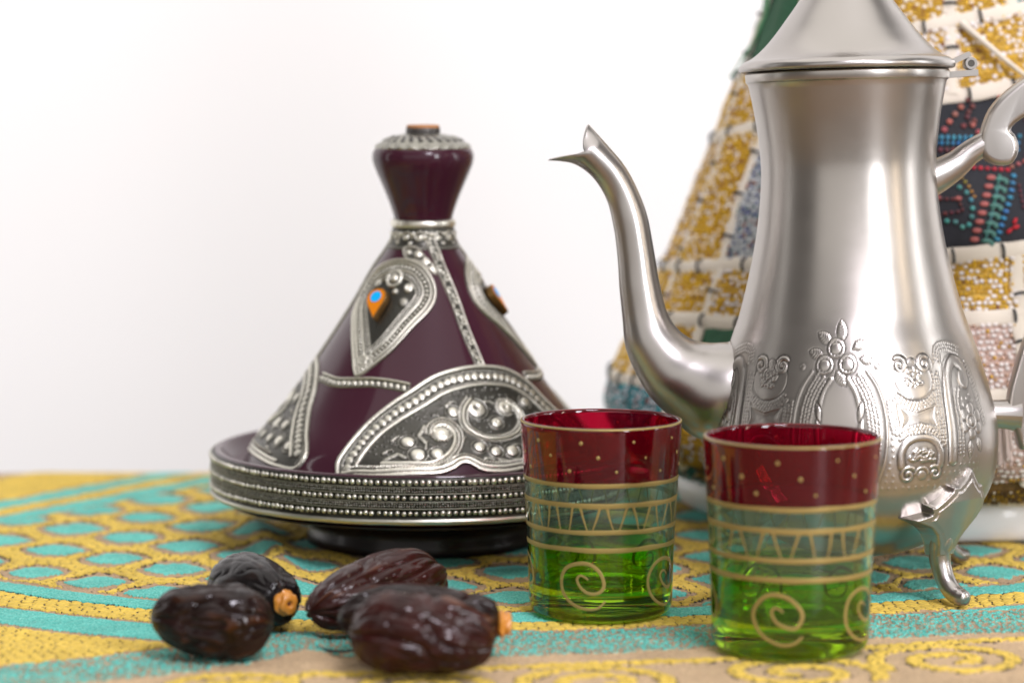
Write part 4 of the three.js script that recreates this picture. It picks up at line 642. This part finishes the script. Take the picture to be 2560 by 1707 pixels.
    for (let r = 0; r < rows; r++) { const y = y0 + 2 + (r + 0.5) * px, k = rad(y) * D2R; let s = t0 * k + 2; while (s < t1 * k - 2) { const c = pick(sew[type]), white = c[2] > 0.5, w = white ? rr(0.75, 1.3) : rr(0.4, 0.8), th = (s + w) / k, yy = yb(y, th) + rr(-0.5, 0.5); (c[0] > 0.45 && !white ? M : L).push([on(th, yy, 1.9), white ? [w, rr(0.65, 0.95), 0.4] : [w, w * rr(0.8, 1.3), 0.6], c, frame(th, yy, rr(-0.25, 0.25))]); s += 2 * w + rr(0.05, 0.7); } }
    copies('bead_work', block, bead, L, m); if (M.length) copies('gold_bead_work', ball, metalBead, M, m);
    return m;
  };
  const cord = (pts, r = 2.6) => {
    const sd = rr(0, 99), P = pts.map(([th, y], i) => on(th + 0.7 * N(i * 0.9, sd), yb(y, th) + 1.1 * N(i * 0.8, sd, 3), 1.2)), g = tube(P, (t) => r * (1 + 0.22 * N(t * pts.length * 1.7, sd)), { seg: Math.max(30, pts.length * 8), rad: 10 });
    { const p = g.attributes.position, cv = new THREE.CatmullRomCurve3(P.map((q) => new THREE.Vector3(...q)), false, 'centripetal'), seg = p.count / 11 - 1, v = new THREE.Vector3(); // pressed flat by the sewing
      for (let i = 0; i <= seg; i++) { const c0 = cv.getPointAt(i / seg), n = new THREE.Vector3(c0.x, 0.28 * Math.hypot(c0.x, c0.z), c0.z).normalize(); for (let j = 0; j <= 10; j++) { const k = i * 11 + j; v.fromBufferAttribute(p, k).sub(c0); const d = v.dot(n); v.addScaledVector(n, -d).multiplyScalar(1.3).addScaledVector(n, d * 0.45).add(c0); p.setXYZ(k, v.x, v.y, v.z); } } g.computeVertexNormals(); }
    const m = mesh('cord', g, cream, o), c = new THREE.CatmullRomCurve3(P.map((p) => new THREE.Vector3(...p))), len = c.getLength(), n = Math.max(1, Math.round(len / 24));
    for (let i = 0; i < n; i++) { const t = (i + rr(0.3, 0.7)) / n, q = c.getPointAt(t), tan = c.getTangentAt(t), ring = new THREE.TorusGeometry(r * 1.05, 0.6, 6, 18); ring.applyQuaternion(new THREE.Quaternion().setFromUnitVectors(new THREE.Vector3(0, 0, 1), tan)); ring.translate(q.x, q.y, q.z); mesh('stitch_tie', ring, tieMat, m); }
  };
  const Y = [17, 28, 64, 94, 119, 184, 214.6, 258, 300, 338];
  const rowsDef = [
    [[-180, -120, 'brown'], [-120, -58, 'teal'], [-58, -22, 'brown'], [-22, 14, 'brown'], [14, 60, 'brown'], [60, 180, 'brown']],
    [[-180, -118, 'gold'], [-118, -58, 'teal'], [-58, -22, 'gold'], [-22, 7, 'pink'], [7, 38, 'brown'], [38, 100, 'pink'], [100, 180, 'gold']],
    [[-180, -110, 'gold'], [-110, -76, 'ochre'], [-76, -58, 'ochre'], [-58, -36, 'green'], [-36, -16, 'gold'], [-16, 7, 'pink'], [7, 40, 'gold'], [40, 110, 'ochre'], [110, 180, 'pink']],
    [[-180, -110, 'gold'], [-110, -76, 'ochre'], [-76, -58, 'ochre'], [-58, -20, 'gold'], [-20, 8, 'gold'], [8, 44, 'ochre'], [44, 110, 'blue'], [110, 180, 'gold']],
    [[-180, -112, 'ochre'], [-112, -77, 'gold'], [-77, -58, 'ochre'], [-58, -24, 'blue'], [-24, 38, 'black'], [38, 110, 'gold'], [110, 180, 'green']],
    [[-180, -112, 'gold'], [-112, -80, 'ochre'], [-80, -57, 'ochre'], [-57, -5, 'gold'], [-5, 34, 'gold'], [34, 110, 'teal'], [110, 180, 'gold']],
    [[-180, -112, 'gold'], [-112, -84, 'green'], [-84, -57, 'green'], [-57, -5, 'ochre'], [-5, 14, 'ochre'], [14, 60, 'teal'], [60, 180, 'ochre']],
    [[-180, -60, 'ochre'], [-60, 20, 'gold'], [20, 100, 'blue'], [100, 180, 'ochre']],
    [[-180, -30, 'gold'], [-30, 90, 'green'], [90, 180, 'ochre']],
  ];
  const names = { green: 'plain dark green patch', black: 'black patch with chain stitch embroidery', blue: 'pale blue embroidered patch' };
  rowsDef.forEach((row, r) => row.forEach(([a, b, t]) => { patch(a, b, Y[r], Y[r + 1], t, names[t]); if (r > 0) cord([[a, Y[r] + 1], [a + rr(-0.6, 0.6), (Y[r] + Y[r + 1]) / 2], [a, Y[r + 1] - 1]], r > 6 ? 2.2 : 2.5); }));
  for (let r = 2; r < 9; r++) cord(Array.from({ length: 33 }, (_, i) => [-180 + i * 11.25, Y[r] + 0.8 * N(i * 0.5, r)]), r > 6 ? 2.2 : 2.7);
  // chain-stitch embroidery on the black patch (mm: sideways from the middle line, height)
  const st = []; const put = (x, y, sx, sy, c, turn = 0) => { const th = x / (rad(y) * D2R); st.push([on(th, y, 2), [sx, sy, 0.9], c, frame(th, y, turn)]); };
  const run = (pts, pitch, sx, sy, c) => { const q = walk(pts, pitch * 1.18); q.forEach(([x, y], i) => { const [a, b] = q[Math.min(i + 1, q.length - 1)], [e, f] = q[Math.max(i - 1, 0)]; put(x, y, sx * 0.74, sy * 0.86, c.map((v) => v * rr(0.75, 1.15)), Math.atan2(b - f, a - e)); }); };
  const coral = [0.36, 0.1, 0.09], maroon = [0.15, 0.04, 0.045], teal = [0.08, 0.28, 0.26], aqua = [0.05, 0.28, 0.36], azure = [0.04, 0.2, 0.4], dgreen = [0.07, 0.19, 0.16], gold = [0.4, 0.24, 0.05], red = [0.45, 0.01, 0.02];
  for (let i = 0; i < 8; i++) { const t = i / 7, x = lerp(6.5, -1, t), y = lerp(149.4, 124.6, t); put(x, y, 2.0, 1.2, coral); put(lerp(10.2, 3.9, t), y - 0.6, 2.4, 1.0, dgreen); put(lerp(12.6, 5.9, t), y - 1.6, 1.1, 1.4, dgreen); }
  run([[10.0, 150], [3.4, 124]], 1.3, 0.95, 0.7, teal); run([[16, 150], [14.4, 143], [8, 124.4]], 2.5, 1.3, 1.5, azure); run([[18, 146], [19.5, 136]], 1.8, 1.1, 0.8, maroon);
  put(15.4, 132, 1.6, 0.8, red, 1); put(15.6, 129.6, 1.7, 0.9, red, 0.3); put(13, 128, 1.6, 0.8, red, 0.7);
  run(spline([[-9.5, 147], [-5.6, 145], [-2.6, 142], [-1.6, 137.4], [-2.3, 132.6], [-4.6, 129], [-7.8, 131.4], [-12.5, 132]], 60), 2.9, 1.5, 1.2, teal);
  run([[-16, 141], [-6.8, 140.6], [-5.4, 136]], 1.9, 1.2, 0.8, maroon); put(-15, 141.2, 1.5, 1.1, coral); put(-7, 141, 1.5, 1.1, coral); run([[-15, 134.6], [-5.2, 136]], 2.2, 1.3, 0.9, maroon);
  run([[-5.4, 149.4], [-3, 146.4], [-1, 142.4], [0, 140.2]], 1.9, 0.95, 0.95, gold);
  run([[-14.2, 182], [-14.6, 174], [-16.4, 168]], 2, 0.9, 1.3, azure); run([[-17, 165.6], [0, 165.4]], 2.0, 1.2, 1.5, aqua); run([[-17, 163.2], [-2, 163.2]], 1.9, 1.1, 1.1, azure); run([[-18, 160.6], [-4, 160.4]], 2.1, 1.3, 1.4, maroon);
  run([[-4, 178], [-8, 173.4], [-11.4, 168.4]], 3.3, 1.8, 1.5, coral); run([[-1, 181], [1, 178], [-2.4, 174.4], [2, 172], [-4, 170]], 2.7, 1.7, 1.3, maroon); run([[0.6, 170.6], [4, 166]], 3, 1.6, 1.4, coral);
  run([[12, 182], [22, 176], [26, 166], [22, 156], [14, 153]], 2.6, 1.5, 1.2, coral); run([[20, 166], [18, 158]], 2.4, 1.3, 1.1, azure); run([[-6, 153.8], [14, 152.4]], 2.4, 1.5, 1, [0.5, 0.02, 0.04]);
  run(spline([[-22, 150], [-24, 140], [-22, 128], [-30, 126], [-34, 140], [-30, 160], [-24, 176]], 60), 2.8, 1.5, 1.2, teal); run([[24, 150], [30, 140], [26, 126]], 2.6, 1.5, 1.2, coral); run([[32, 180], [40, 160], [34, 126]], 2.8, 1.5, 1.2, aqua);
  const em = copies('embroidery', ball, std([1, 1, 1], 0.7), st, o); em.userData.label = 'coral, teal and blue chain stitches on black';
  // loose yarn, tassel and green ribbon
  const y1 = mesh('loose_yarn', tube([on(-2, 212, 4), on(3, 204, 7), on(8, 197, 7), on(15, 188, 6)], (t) => 1.6 - 0.8 * t, { seg: 30, rad: 8 }), cream, o); y1.userData.label = 'loose end of white yarn';
  const tas = []; for (let i = 0; i < 46; i++) { const th = 1.5 + rr(-2.2, 2.2), l = rr(13, 20); tas.push(tube([on(1.5, 60, 4), on(lerp(1.5, th, 0.6), 53, 6 + rr(0, 2)), on(th, 58 - l, 4 + rr(-1, 2.5))], 0.5, { seg: 8, rad: 5 })); }
  mesh('tassel', mergeGeometries(tas), std([0.62, 0.5, 0.46], 0.9), o);
  const ribbon = grid(8, 40, (i, j) => { const t = j / 40, y = lerp(262, 188, t), th = -80 - 4 * t + (i / 8 - 0.5) * lerp(9, 3.5, t), p = on(th, y, 4 + 2.4 * Math.sin(t * 7) + (i % 8 ? 0.5 : 0)); return p; });
  mesh('green_ribbon', ribbon, std([0.06, 0.24, 0.1], 0.75), o);
}

renderer.render(scene, camera);
